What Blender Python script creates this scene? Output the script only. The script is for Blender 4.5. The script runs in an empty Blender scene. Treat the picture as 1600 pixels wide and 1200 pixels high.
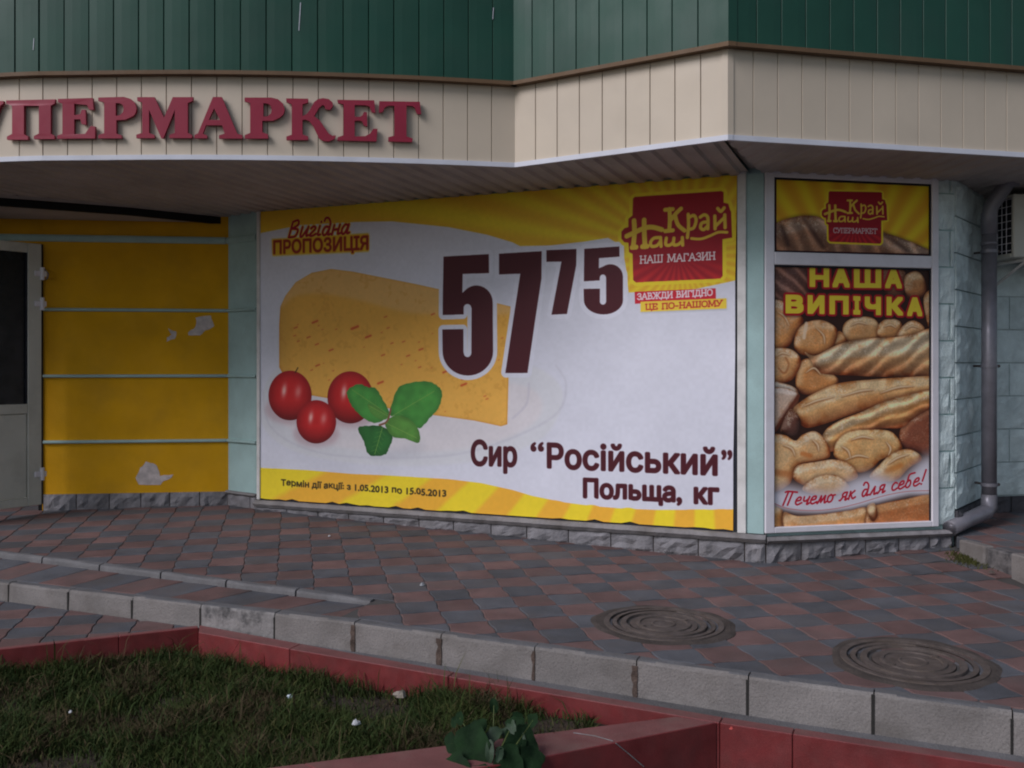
import bpy, bmesh, math, random
import numpy as np
from mathutils import Vector, Matrix, noise
from mathutils.geometry import tessellate_polygon

scene = bpy.context.scene
C = scene.collection
R = math.radians

# ------------------------------------------------------------------ camera
F = 1500.            # focal length in photo pixels (1600 wide)
EYE, HOR = 1.3, 567.  # eye height over the pavement datum, horizon row
cam = bpy.data.cameras.new('camera'); camo = bpy.data.objects.new('camera', cam); C.objects.link(camo)
camo.location = (0, 0, EYE); camo.rotation_euler = (R(90), 0, 0)
cam.sensor_width = 36; cam.lens = 36 * F / 1600; cam.shift_y = (HOR - 600) / 1600
cam.clip_start = .05; cam.clip_end = 500
scene.camera = camo

# ------------------------------------------------------------------ sky, weak sun through cloud from the left
SUN_DIR = Vector((-.66, -.50, .64)).normalized()      # towards the sun
w = bpy.data.worlds.new('World'); scene.world = w; w.use_nodes = True
nt = w.node_tree; nt.nodes.clear()
sky = nt.nodes.new('ShaderNodeTexSky'); sky.sky_type = 'NISHITA'; sky.sun_disc = False
sky.sun_elevation = math.asin(SUN_DIR.z); sky.sun_rotation = math.atan2(SUN_DIR.x, SUN_DIR.y)
sky.air_density = 1.; sky.dust_density = 1.2; sky.ozone_density = 1.
hsv = nt.nodes.new('ShaderNodeHueSaturation'); hsv.inputs['Saturation'].default_value = .75
bg = nt.nodes.new('ShaderNodeBackground'); bg.inputs['Strength'].default_value = .06
wo = nt.nodes.new('ShaderNodeOutputWorld')
nt.links.new(sky.outputs[0], hsv.inputs['Color']); nt.links.new(hsv.outputs[0], bg.inputs['Color']); nt.links.new(bg.outputs[0], wo.inputs['Surface'])
sl = bpy.data.lights.new('sun', 'SUN'); sl.energy = 1.6; sl.angle = R(30); sl.color = (.95, .93, 1.)
so = bpy.data.objects.new('sun', sl); C.objects.link(so)
so.rotation_euler = SUN_DIR.to_track_quat('Z', 'Y').to_euler(); so.location = SUN_DIR * 30
scene.view_settings.view_transform = 'Standard'; scene.view_settings.look = 'None'
scene.view_settings.gamma = 1; scene.view_settings.use_curve_mapping = False
scene.view_settings.exposure = .42
scene.cycles.pixel_filter_type = 'BLACKMAN_HARRIS'; scene.cycles.filter_width = 2.0
scene.cycles.use_denoising = True

# ------------------------------------------------------------------ helpers
def hexa(r, g, b):
    f = lambda c: (c / 255 / 12.92) if c / 255 <= .04045 else ((c / 255 + .055) / 1.055) ** 2.4
    return (f(r), f(g), f(b), 1)

_m = {}
def mat(name, col, rough=.8, metal=0., var=.12, scale=6., col2=None, bump=0., bscale=40., spec=.3, speck=0., dirt=0., dcol=(.03, .025, .02, 1), objvar=0., dscale=1.3):
    """procedural surface: two-tone drift, fine speckle, dirt patches, bump, a small change from piece to piece"""
    m = bpy.data.materials.new(name); m.use_nodes = True
    n, l = m.node_tree.nodes, m.node_tree.links
    b = n['Principled BSDF']
    b.inputs['Metallic'].default_value = metal; b.inputs['Specular IOR Level'].default_value = spec
    geo = n.new('ShaderNodeNewGeometry')
    pos = geo.outputs['Position']
    def noi(sc, det=4., rg=.55):
        t = n.new('ShaderNodeTexNoise'); t.inputs['Scale'].default_value = sc; t.inputs['Detail'].default_value = det; t.inputs['Roughness'].default_value = rg
        l.new(pos, t.inputs['Vector']); return t.outputs['Fac']
    def mix(a, b2, f, mode='MIX'):
        x = n.new('ShaderNodeMix'); x.data_type = 'RGBA'; x.blend_type = mode
        for k, v in ((6, a), (7, b2), (0, f)):
            if hasattr(v, 'is_output') or hasattr(v, 'links'): l.new(v, x.inputs[k])
            elif k == 0: x.inputs[0].default_value = v
            else: x.inputs[k].default_value = v
        return x.outputs[2]
    def ramp(s, lo, hi, a=0., c=1.):
        r = n.new('ShaderNodeMapRange'); r.inputs['From Min'].default_value = lo; r.inputs['From Max'].default_value = hi
        r.inputs['To Min'].default_value = a; r.inputs['To Max'].default_value = c
        l.new(s, r.inputs['Value']); return r.outputs[0]
    c2 = col2 or tuple(c * (1 - var * 2) for c in col[:3]) + (1,)
    out = mix(col, c2, ramp(noi(scale), .35, .68))
    if speck: out = mix(out, (0, 0, 0, 1), ramp(noi(scale * 30, 2.), .5, .75, 0., speck))
    if dirt: out = mix(out, dcol, ramp(noi(dscale, 6., .65), .48, .72, 0., dirt))
    if objvar:
        oi = n.new('ShaderNodeObjectInfo')
        h = n.new('ShaderNodeHueSaturation')
        l.new(ramp(oi.outputs['Random'], 0, 1, 1 - objvar, 1 + objvar), h.inputs['Value'])
        l.new(out, h.inputs['Color']); out = h.outputs[0]
    l.new(out, b.inputs['Base Color'])
    l.new(ramp(noi(scale * 1.7), .3, .7, max(.02, rough - .1), min(1, rough + .1)), b.inputs['Roughness'])
    if bump:
        bp = n.new('ShaderNodeBump'); bp.inputs['Strength'].default_value = bump; bp.inputs['Distance'].default_value = .01
        l.new(noi(bscale, 6.), bp.inputs['Height']); l.new(bp.outputs[0], b.inputs['Normal'])
    return m

def tag(o, label=None, cat=None, group=None, kind=None):
    if label: o['label'] = label
    if cat: o['category'] = cat
    if group: o['group'] = group
    if kind: o['kind'] = kind
    return o

def empty(name, loc=(0, 0, 0), parent=None):
    o = bpy.data.objects.new(name, None); C.objects.link(o); o.location = loc
    o.empty_display_size = .2
    if parent: o.parent = parent
    return o

def mesh_obj(name, verts, faces, m, parent=None, smooth=False, bevel=0., matrix=None, recalc=True):
    me = bpy.data.meshes.new(name); me.from_pydata([tuple(v) for v in verts], [], faces)
    if recalc or bevel:
        bm = bmesh.new(); bm.from_mesh(me)
        if recalc: bmesh.ops.recalc_face_normals(bm, faces=bm.faces)
        if bevel:
            ed = [e for e in bm.edges if len(e.link_faces) == 2 and e.calc_face_angle(0) > .5]
            bmesh.ops.bevel(bm, geom=ed, offset=bevel, segments=1, affect='EDGES', profile=.5)
        bm.to_mesh(me); bm.free()
    if smooth: me.polygons.foreach_set('use_smooth', [True] * len(me.polygons))
    for mm in (m if isinstance(m, (list, tuple)) else [m]): me.materials.append(mm)
    return link_mesh(name, me, parent, matrix)

def link_mesh(name, me, parent=None, matrix=None):
    o = bpy.data.objects.new(name, me); C.objects.link(o)
    if matrix is not None: o.matrix_world = matrix
    if parent is not None:
        o.parent = parent
        pm = Matrix.Identity(4); p = parent
        while p is not None:
            pm = p.matrix_basis @ pm; p = p.parent
        o.matrix_parent_inverse = pm.inverted()
    return o

BOXF = [(0, 1, 2, 3), (7, 6, 5, 4), (0, 4, 5, 1), (1, 5, 6, 2), (2, 6, 7, 3), (3, 7, 4, 0)]
def boxverts(x0, x1, y0, y1, z0, z1):
    return [(x0, y0, z0), (x1, y0, z0), (x1, y1, z0), (x0, y1, z0), (x0, y0, z1), (x1, y0, z1), (x1, y1, z1), (x0, y1, z1)]

def at(px, py, d):
    """photo pixel at depth d -> point"""
    return Vector(((px - 800) * d / F, d, EYE + (HOR - py) * d / F))
def onz(px, py, z):
    d = (EYE - z) * F / (py - HOR)
    return Vector(((px - 800) * d / F, d, z))

class Plane:
    """upright plane through A along unit direction e (plan); u runs along it, o is the distance out towards the street"""
    def __init__(s, A, e):
        s.A = Vector(A).to_2d(); s.e = Vector(e).normalized(); s.n = Vector((s.e.y, -s.e.x))
        if s.n.y > 0: s.n = -s.n
    def p(s, u, z, o=0.):
        q = s.A + s.e * u + s.n * o
        return Vector((q.x, q.y, z))
    def uz(s, px, py, o=0.):
        k = (px - 800) / F
        B = s.A + s.n * o
        # (B.x + e.x u) = k (B.y + e.y u)
        u = (k * B.y - B.x) / (s.e.x - k * s.e.y)
        d = B.y + s.e.y * u
        return u, EYE + (HOR - py) * d / F
    def st(s, x, y):
        r = Vector((x, y)) - s.A
        return r.dot(s.e), r.dot(s.n)
    def matrix(s, u=0., z=0., o=0.):
        q = s.p(u, z, o)
        M = Matrix(((s.e.x, s.n.x, 0, q.x), (s.e.y, s.n.y, 0, q.y), (0, 0, 1, q.z), (0, 0, 0, 1)))
        return M

def wbox(name, pl, u0, u1, z0, z1, o0, o1, m, parent=None, bevel=.003):
    v = [pl.p(u, z, o) for (u, o, z) in boxverts(u0, u1, o0, o1, z0, z1)]
    return mesh_obj(name, v, BOXF, m, parent, bevel=bevel)

def tube_mesh(path, rad, n=14, caps=True, inner=None):
    """verts, faces of a round tube along a path of points"""
    P = [Vector(p) for p in path]
    rs = rad if isinstance(rad, (list, tuple)) else [rad] * len(P)
    V, Fc = [], []
    up = None
    for i, p in enumerate(P):
        a = (P[min(i + 1, len(P) - 1)] - P[max(i - 1, 0)]).normalized()
        if up is None:
            up = a.orthogonal().normalized()
        up = (up - a * up.dot(a)).normalized()
        q = a.cross(up)
        for k in range(n):
            t = 2 * math.pi * k / n
            V.append(p + (up * math.cos(t) + q * math.sin(t)) * rs[i])
    for i in range(len(P) - 1):
        for k in range(n):
            Fc.append((i * n + k, i * n + (k + 1) % n, (i + 1) * n + (k + 1) % n, (i + 1) * n + k))
    if caps:
        Fc.append(tuple(range(n - 1, -1, -1))); Fc.append(tuple((len(P) - 1) * n + k for k in range(n)))
    return V, Fc

# plan of the place, metres; x right, y away from the camera
WB = Plane((-2.06, 7.82), (.9197, -.3927))          # banner wall; u = 0 at its left end
Cx = WB.p(WB.uz(1194, 500)[0], 0)                   # building corner
WR = Plane((Cx.x, Cx.y), (.976, .215))              # window wall
UC = WB.st(Cx.x, Cx.y)[0]
# ------------------------------------------------------------------ printed sheets: painted into pixel buffers in memory
def catmull(pts, n=6, closed=False):
    P = [np.array(p, float) for p in pts]
    out = []
    m = len(P)
    rng = range(m) if closed else range(m - 1)
    for i in rng:
        p1, p2 = P[i], P[(i + 1) % m]
        p0 = P[i - 1] if (closed or i > 0) else p1
        p3 = P[(i + 2) % m] if (closed or i + 2 < m) else p2
        for k in range(n):
            t = k / n
            out.append(0.5 * (2 * p1 + (p2 - p0) * t + (2 * p0 - 5 * p1 + 4 * p2 - p3) * t * t + (3 * p1 - p0 - 3 * p2 + p3) * t ** 3))
    if not closed:
        out.append(P[-1])
    return out

def sol_h(src, dst):
    A = []; b = []
    for (x, y), (u, v) in zip(src, dst):
        A.append([x, y, 1, 0, 0, 0, -u * x, -u * y]); b.append(u)
        A.append([0, 0, 0, x, y, 1, -v * x, -v * y]); b.append(v)
    return np.append(np.linalg.solve(np.array(A, float), np.array(b, float)), 1).reshape(3, 3)

_glyphs = {}
def glyph_tris(s):
    """outline edges of a line of text set in the built-in font: (n,2,2), cap height .728"""
    if s in _glyphs:
        return _glyphs[s]
    c = bpy.data.curves.new('tmp', 'FONT'); c.body = s; c.size = 20; c.resolution_u = 5; c.dimensions = '2D'; c.fill_mode = 'NONE'
    o = bpy.data.objects.new('tmp', c); C.objects.link(o)
    bpy.context.view_layer.update()
    m = o.to_mesh()
    co = np.array([v.co[:2] for v in m.vertices]) / 20
    t = np.array([[co[i] for i in e.vertices] for e in m.edges])
    o.to_mesh_clear(); bpy.data.objects.remove(o); bpy.data.curves.remove(c)
    _glyphs[s] = t
    return t

def blur1(a, r):
    if r < 0.3: return a
    r = max(1, int(round(r)))
    for _ in range(2):
        for ax in (0, 1):
            p = np.pad(a, [(r + 1, r) if k == ax else (0, 0) for k in (0, 1)], mode='edge')
            c = np.cumsum(p, axis=ax, dtype=np.float64)
            n = a.shape[ax]
            a = (np.take(c, range(2 * r + 1, 2 * r + 1 + n), ax) - np.take(c, range(0, n), ax)) / (2 * r + 1)
    return a

def vnoise(H, W, cell, seed):
    r = np.random.RandomState(seed)
    gh, gw = int(H / cell) + 3, int(W / cell) + 3
    g = r.rand(gh, gw)
    y = np.arange(H) / cell; x = np.arange(W) / cell
    yi = y.astype(int); xi = x.astype(int)
    fy = (y - yi)[:, None]; fx = (x - xi)[None]
    fy = fy * fy * (3 - 2 * fy); fx = fx * fx * (3 - 2 * fx)
    a = g[yi][:, xi]; b = g[yi][:, xi + 1]; c = g[yi + 1][:, xi]; d = g[yi + 1][:, xi + 1]
    return a * (1 - fy) * (1 - fx) + b * (1 - fy) * fx + c * fy * (1 - fx) + d * fy * fx

class Sheet:
    SS = 3
    def __init__(s, W, H, quad, bg):
        s.W, s.H = W, H
        s.M = sol_h(quad, [(0, 0), (W, 0), (W, H), (0, H)])
        s.img = np.ones((H, W, 3)) * (np.array(bg) / 255.)
        s.Mi = np.linalg.inv(s.M)
        yy, xx = np.mgrid[0:H, 0:W] + 0.5
        q = np.stack([xx, yy, np.ones_like(xx)], -1) @ s.Mi.T
        s.px = q[..., 0] / q[..., 2]; s.py = q[..., 1] / q[..., 2]
        c = s.m([((quad[0][0] + quad[2][0]) / 2, (quad[0][1] + quad[2][1]) / 2)])[0]
        s.scale = W / (quad[1][0] - quad[0][0])
    def m(s, pts):
        out = []
        for x, y in pts:
            q = s.M @ np.array([x, y, 1.])
            out.append((q[0] / q[2], q[1] / q[2]))
        return out
    def fill(s, polys, edges=None):
        """even-odd coverage mask of polygons already in sheet coordinates"""
        cov = np.zeros((s.H, s.W)); SS = s.SS
        ed = edges or []
        for P in polys or []:
            for i in range(len(P)):
                (x0, y0), (x1, y1) = P[i], P[(i + 1) % len(P)]
                if y0 != y1: ed.append((x0, y0, x1, y1))
        if not ed: return cov
        E = np.array(ed)
        lo = max(0, int(min(E[:, 1].min(), E[:, 3].min()) * SS)); hi = min(s.H * SS, int(max(E[:, 1].max(), E[:, 3].max()) * SS) + 1)
        for k in range(lo, hi):
            y = (k + .5) / SS
            a = ((E[:, 1] <= y) & (E[:, 3] > y)) | ((E[:, 3] <= y) & (E[:, 1] > y))
            e = E[a]
            if len(e) < 2: continue
            xs = np.sort(e[:, 0] + (y - e[:, 1]) / (e[:, 3] - e[:, 1]) * (e[:, 2] - e[:, 0]))
            row = cov[k // SS]
            for q in range(0, len(xs) - 1, 2):
                x0, x1 = max(0, xs[q]), min(s.W, xs[q + 1])
                if x1 <= x0: continue
                i0, i1 = int(x0), min(s.W, int(math.ceil(x1)))
                ix = np.arange(i0, i1)
                row[i0:i1] += (np.minimum(x1, ix + 1) - np.maximum(x0, ix)) / SS
        return np.clip(cov, 0, 1)
    def tris(s, T):
        return s.fill(None, [(a[0], a[1], b[0], b[1]) for a, b in T if a[1] != b[1]])
    def strokes(s, lines, w):
        """mask of round-ended strokes; lines in photo pixels, w in photo pixels (a number, or one per point)"""
        cov = np.zeros((s.H, s.W))
        for L in lines:
            ws = w if not np.isscalar(w) else [w] * len(L)
            P = s.m([(p[0], p[1]) for p in L])
            for i in range(len(P) - 1):
                (ax, ay), (bx, by) = P[i], P[i + 1]
                r0, r1 = ws[i] * s.scale / 2, ws[i + 1] * s.scale / 2
                R = max(r0, r1) + 1
                x0, x1 = max(0, int(min(ax, bx) - R)), min(s.W, int(max(ax, bx) + R) + 1)
                y0, y1 = max(0, int(min(ay, by) - R)), min(s.H, int(max(ay, by) + R) + 1)
                if x1 <= x0 or y1 <= y0: continue
                yy, xx = np.mgrid[y0:y1, x0:x1] + .5
                dx, dy = bx - ax, by - ay
                t = np.clip(((xx - ax) * dx + (yy - ay) * dy) / (dx * dx + dy * dy + 1e-9), 0, 1)
                d = np.hypot(xx - ax - t * dx, yy - ay - t * dy)
                cov[y0:y1, x0:x1] = np.maximum(cov[y0:y1, x0:x1], np.clip(r0 + (r1 - r0) * t - d + .5, 0, 1))
        return cov
    def put(s, mask, col, alpha=1.):
        ys = np.nonzero(mask.any(1))[0]
        if not len(ys): return
        xs = np.nonzero(mask.any(0))[0]
        w = (slice(ys[0], ys[-1] + 1), slice(xs[0], xs[-1] + 1))
        a = (mask[w] * alpha)[..., None]
        s.img[w] = s.img[w] * (1 - a) + np.asarray(col) / 255. * a
    def grow(s, mask, px, square=False):
        r = px * s.scale
        # dilation by a disc (or a square), in a window round the mask
        ys, xs = np.nonzero(mask.max(1) > 0)[0], np.nonzero(mask.max(0) > 0)[0]
        if not len(ys): return mask
        g = int(r) + 4
        y0, y1, x0, x1 = max(0, ys[0] - g), min(s.H, ys[-1] + g), max(0, xs[0] - g), min(s.W, xs[-1] + g)
        w = np.pad(mask[y0:y1, x0:x1], g); sub = w.copy()
        n = 28
        for i in range(n):
            a = 2 * math.pi * i / n
            ca, sa = math.cos(a), math.sin(a)
            if square:
                z = 1 / max(abs(ca), abs(sa)); ca *= z; sa *= z
            for q in (r, r * .5):
                fx, fy = ca * q, sa * q
                ix, iy = math.floor(fx), math.floor(fy); tx, ty = fx - ix, fy - iy
                A = np.roll(np.roll(w, iy, 0), ix, 1)
                A = A * (1 - tx) + np.roll(A, 1, 1) * tx
                A = A * (1 - ty) + np.roll(A, 1, 0) * ty
                sub = np.maximum(sub, A)
        out = mask.copy()
        out[y0:y1, x0:x1] = sub[g:-g, g:-g]
        return out
    def poly(s, pts, col, smooth=False, blur=0, alpha=1.):
        if smooth: pts = catmull(pts, 6, True)
        mk = s.fill([s.m(pts)])
        if blur: mk = blur1(mk, blur * s.scale)
        if col is not None: s.put(mk, col, alpha)
        return mk
    def text(s, body, BL, BR, TL, col, bold=0, halo=None, lead=None):
        """a line of type: its ink runs BL..BR along the base line, TL marks the cap height (photo pixels)"""
        T = glyph_tris(body).copy()
        x0, x1 = T[..., 0].min(), T[..., 0].max()
        bl, br, tl = [np.array(p) for p in s.m([BL, BR, TL])]
        u = (T[..., 0] - x0) / (x1 - x0); v = T[..., 1] / .728
        Q = bl + u[..., None] * (br - bl) + v[..., None] * (tl - bl)
        mk = s.tris(Q)
        if bold: mk = s.grow(mk, bold)
        if halo: s.put(s.grow(mk, halo[1]), halo[0])
        s.put(mk, col)
        return mk
    def image(s, name):
        im = bpy.data.images.new(name, s.W, s.H, alpha=False)
        a = np.ones((s.H, s.W, 4), np.float32)
        a[..., :3] = np.clip(s.img[::-1], 0, 1)
        im.pixels.foreach_set(a.ravel()); im.update(); im.pack()
        return im

def hexmix(a, b, t):
    return np.asarray(a) * (1 - t[..., None]) + np.asarray(b) * t[..., None]

# ---- serif capitals drawn as strokes (units: 0..1 high, own width)
SERIF = {
 'Н': (.8, [[(.15,0),(.15,1)],[(.65,0),(.65,1)],[(.15,.5),(.65,.5)]], [(.15,0),(.15,1),(.65,0),(.65,1)]),
 'А': (.8, [[(.08,0),(.4,1)],[(.4,1),(.72,0)],[(.2,.35),(.6,.35)]], [(.08,0),(.72,0)]),
 'Ш': (1.1, [[(.15,0),(.15,1)],[(.55,0),(.55,1)],[(.95,0),(.95,1)],[(.15,.03),(.95,.03)]], [(.15,1),(.55,1),(.95,1)]),
 'М': (1., [[(.12,0),(.18,1)],[(.18,1),(.5,.1)],[(.5,.1),(.82,1)],[(.82,1),(.88,0)]], [(.12,0),(.88,0),(.15,1),(.85,1)]),
 'Г': (.65, [[(.15,0),(.15,1)],[(.15,.97),(.6,.97)],[(.6,.97),(.6,.75)]], [(.15,0)]),
 'З': (.65, [[(.1,.8),(.3,1),(.52,.88),(.5,.6),(.28,.53)],[(.28,.53),(.55,.42),(.56,.12),(.3,0),(.08,.18)]], []),
 'И': (.8, [[(.15,0),(.15,1)],[(.65,0),(.65,1)],[(.15,.1),(.65,.9)]], [(.15,0),(.15,1),(.65,0),(.65,1)]),
 'В': (.7, [[(.15,0),(.15,1)],[(.15,.98),(.45,.95),(.5,.75),(.4,.55),(.15,.53)],[(.4,.55),(.6,.4),(.55,.08),(.15,.02)]], [(.12,0),(.12,1)]),
 'Ж': (1.1, [[(.55,0),(.55,1)],[(.12,1),(.4,.52),(.1,0)],[(.98,1),(.7,.52),(1.,0)],[(.4,.52),(.7,.52)]], [(.1,0),(1.,0),(.55,0),(.55,1),(.12,1),(.98,1)]),
 'Д': (.85, [[(.2,.05),(.3,.97)],[(.3,.97),(.65,.97)],[(.65,.97),(.65,.05)],[(.05,.05),(.82,.05)],[(.07,.05),(.07,-.2)],[(.8,.05),(.8,-.2)]], [(.3,1)]),
 'І': (.35, [[(.17,0),(.17,1)]], [(.17,0),(.17,1)]),
 'О': (.8, [[(.4,0),(.12,.2),(.12,.8),(.4,1),(.68,.8),(.68,.2),(.4,0)]], []),
 'Ц': (.85, [[(.15,.05),(.15,1)],[(.6,.05),(.6,1)],[(.15,.05),(.78,.05)],[(.78,.05),(.78,-.2)]], [(.15,1),(.6,1)]),
 'Е': (.7, [[(.15,0),(.15,1)],[(.15,.97),(.58,.97),(.58,.78)],[(.15,.5),(.45,.5)],[(.15,.03),(.6,.03),(.6,.25)]], [(.12,0),(.12,1)]),
 'П': (.8, [[(.15,0),(.15,.97)],[(.65,0),(.65,.97)],[(.1,.97),(.7,.97)]], [(.15,0),(.65,0)]),
 '-': (.5, [[(.1,.4),(.4,.4)]], []),
 'У': (.75, [[(.08,1),(.4,.35)],[(.68,1),(.38,.25),(.25,.03),(.1,.08)]], [(.08,1),(.68,1)]),
 'С': (.75, [[(.65,.78),(.45,1),(.2,.9),(.1,.5),(.2,.1),(.45,0),(.66,.2)],[(.65,1),(.65,.7)]], []),
 'Р': (.7, [[(.15,0),(.15,1)],[(.15,.97),(.5,.95),(.6,.75),(.5,.5),(.15,.47)]], [(.15,0),(.12,1)]),
 'К': (.8, [[(.15,0),(.15,1)],[(.15,.5),(.65,1)],[(.3,.6),(.7,0)]], [(.15,0),(.15,1),(.65,1),(.7,0)]),
 'Т': (.8, [[(.4,0),(.4,1)],[(.05,.8),(.05,.97),(.75,.97),(.75,.8)]], [(.4,0)]),
 ' ': (.45, [], []),
}
CURSIVE = {   # round-hand lower case (x-height 1)
 'П': (1.5, [[(.15,0),(.5,1.75)],[(.7,0),(1.05,1.75)],[(.15,1.75),(.5,1.85),(1.6,1.7)]]),
 'е': (.9, [[(.15,.5),(.65,.6),(.7,.95),(.45,1.),(.2,.7),(.15,.25),(.4,0),(.9,.25)]]),
 'ч': (.95, [[(.2,1),(.2,.5),(.45,.45),(.75,.7),(.85,1)],[(.85,1),(.65,.1),(.75,0),(.95,.15)]]),
 'м': (1.2, [[(0,.1),(.15,.05),(.45,.95)],[(.45,.95),(.5,.1)],[(.5,.1),(.95,.95)],[(.95,.95),(.95,.1),(1.05,0),(1.25,.15)]]),
 'о': (.9, [[(.45,1),(.15,.75),(.12,.25),(.35,0),(.65,.2),(.7,.7),(.45,1),(.6,.85),(.95,.9)]]),
 'я': (1.0, [[(.0,.05),(.15,.05),(.4,.5)],[(.75,.5),(.4,.45),(.3,.75),(.5,1.),(.85,1.)],[(.85,1.),(.7,.1),(.8,0),(1.,.15)]]),
 'к': (.95, [[(.25,1.),(.15,0)],[(.15,.45),(.75,1.)],[(.35,.6),(.55,.1),(.7,0),(.95,.15)]]),
 'д': (1.0, [[(.6,.85),(.3,.85),(.12,.4),(.25,.02),(.5,.1),(.75,.7)],[(.75,.7),(.75,1.3),(.5,1.75),(.2,1.8),(.1,1.5)],[(.75,.7),(.7,.05),(.95,.1)]]),
 'л': (.95, [[(0,.1),(.15,.05),(.35,.5),(.6,1.)],[(.6,1.),(.6,.1),(.7,0),(.95,.15)]]),
 'с': (.8, [[(.7,.85),(.45,1.),(.18,.7),(.15,.25),(.4,0),(.8,.2)]]),
 'б': (.95, [[(.5,.95),(.2,.7),(.12,.25),(.35,0),(.62,.2),(.68,.65),(.5,.95),(.25,.8)],[(.25,.8),(.3,1.5),(.5,1.75),(1.,1.8)]]),
 '!': (.6, [[(.5,1.9),(.3,.5)],[(.22,.08),(.24,.12)]]),
 'В': (1.2, [[(.3,1.6),(.15,0)],[(.3,1.6),(.8,1.75),(.9,1.3),(.35,.9)],[(.35,.9),(.95,.75),(.8,.1),(.15,0)]]),
 'и': (.95, [[(.2,1),(.12,.15),(.3,0),(.75,.8)],[(.8,1),(.72,.1),(.95,.12)]]),
 'г': (.8, [[(.15,.8),(.4,1.),(.6,.75),(.15,.15),(.35,0),(.75,.2)]]),
 'і': (.5, [[(.22,1),(.15,.12),(.4,.1)],[(.28,1.4),(.29,1.45)]]),
 'н': (.95, [[(.2,1),(.12,0)],[(.15,.5),(.7,.55)],[(.78,1),(.7,.1),(.95,.12)]]),
 'а': (.95, [[(.7,.85),(.4,1),(.12,.5),(.25,.02),(.5,.15),(.75,.9)],[(.75,1.),(.7,.1),(.95,.12)]]),
 ' ': (.7, []),
}
def stroke_text(s, font, body, pos, xh, col, w, slant=0., stretch=1., halo=None, gap=0., width=None):
    """body along a base line given by pos(x)->(px,py) where x is the running advance in photo pixels"""
    adv = sum((font[c][0] + gap) for c in body) * xh * stretch
    k = 1. if width is None else width / adv
    x = 0.; L = []
    for c in body:
        g = font[c]
        sh = [list(l) for l in g[1]]
        if len(g) > 2:
            sh += [[(a - .09, b), (a + .09, b)] for a, b in g[2]]
        for l in sh:
            if len(l) > 2: l = catmull(l, 5)
            Q = []
            for p in l:
                X = x + (p[0] * xh * stretch) * k
                bx, by = pos(X); bx2, by2 = pos(X + 1)
                a = math.atan2(by2 - by, bx2 - bx)
                h = p[1] * xh
                Q.append((bx + slant * h * math.cos(a) + math.sin(a) * h * 0, by - h + slant * h * math.sin(a)))
            L.append(Q)
        x += (g[0] + gap) * xh * stretch * k
    mk = s.strokes(L, w)
    if halo: s.put(s.grow(mk, halo[1]), halo[0])
    s.put(mk, col)

YEL, ORA, RED, DRED, MAR = (250, 222, 50), (248, 178, 62), (205, 30, 45), (165, 22, 38), (78, 20, 32)

def rays(s, mask, cx, cy, period, c0, c1, phase=0., soft=.12):
    th = np.degrees(np.arctan2(s.py - cy, s.px - cx))
    f = .5 + .5 * np.sin((th + phase) / period * 2 * math.pi)
    t = np.clip((f - .5) / soft + .5, 0, 1)
    col = hexmix(np.array(c0) / 255., np.array(c1) / 255., t)
    s.img = s.img * (1 - mask[..., None]) + col * mask[..., None]

def logo(s, k, ox, oy, sub, shear=0.):
    """the shop's logo: k photo pixels per drawing unit (drawing units are 1/5.455 px of the large one)"""
    f = lambda P: [(ox + x * k, oy + (y + shear * x) * k) for x, y in P]
    box = f([(160,165),(175,150),(915,100),(935,110),(935,200),(975,210),(990,260),(1000,280),(1010,500),(925,515),(925,830),(905,852),(185,885),(160,865),(155,640),(125,625),(120,545),(85,540),(60,510),(60,450),(85,420),(120,410),(120,340),(155,310)])
    mk = s.fill([s.m(box)])
    s.put(s.grow(mk, k * 26), YEL)
    s.put(mk, DRED)
    th = np.degrees(np.arctan2(s.py - (oy + 640 * k), s.px - (ox + 540 * k)))
    rr = np.clip((s.py - (oy + 640 * k)) / (230 * k), 0, 1)
    s.put(mk * rr * (.5 + .5 * np.sin(np.radians(th * 26))), (225, 50, 50), .75)
    W = lambda a: a * k
    def S(lines, w, col=(243, 205, 70)):
        for l in lines:
            l = catmull(f(l), 5) if len(l) > 2 else f(l)
            s.put(s.strokes([l], W(w)), col)
    S([[(168,355),(172,460),(160,580)], [(255,350),(256,460),(262,578)], [(105,488),(160,462),(260,418),(330,412),(405,432)], [(150,585),(185,582)], [(240,578),(280,575)]], 36)
    S([[(395,500),(340,505),(310,540),(320,575),(365,568),(392,535)], [(395,500),(400,575)],
       [(445,505),(440,560),(475,565),(505,540)], [(510,505),(508,560),(545,560),(575,535)], [(582,500),(585,565)]], 24)
    S([[(472,255),(475,350),(470,440)], [(435,262),(500,256)], [(435,445),(500,438)], [(485,345),(530,290),(570,252)], [(520,315),(545,390),(600,440)]], 30)
    S([[(632,300),(635,400),(625,500)], [(635,330),(680,310),(700,350),(680,415),(640,430)],
       [(735,325),(770,305),(800,330),(800,425)], [(798,365),(750,375),(738,415),(765,432),(798,400)],
       [(860,315),(862,425)], [(945,305),(948,415)], [(868,400),(940,330)], [(885,250),(912,275),(940,245)]], 24)
    S([[(660,508),(740,512),(820,485),(890,455),(965,455)]], 20)
    if sub == 'НАШ МАГАЗИН':
        stroke_text(s, SERIF, sub, lambda X: (ox + 215 * k + X, oy + 722 * k - X * .055), 62 * k, (235, 225, 225), W(9), width=650 * k)
    else:
        stroke_text(s, SERIF, sub, lambda X: (ox + 225 * k + X, oy + (712 + 40 * shear / .06) * k + X * .03 - .01 * X), 70 * k, (215, 190, 190), W(13), width=640 * k)

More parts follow.
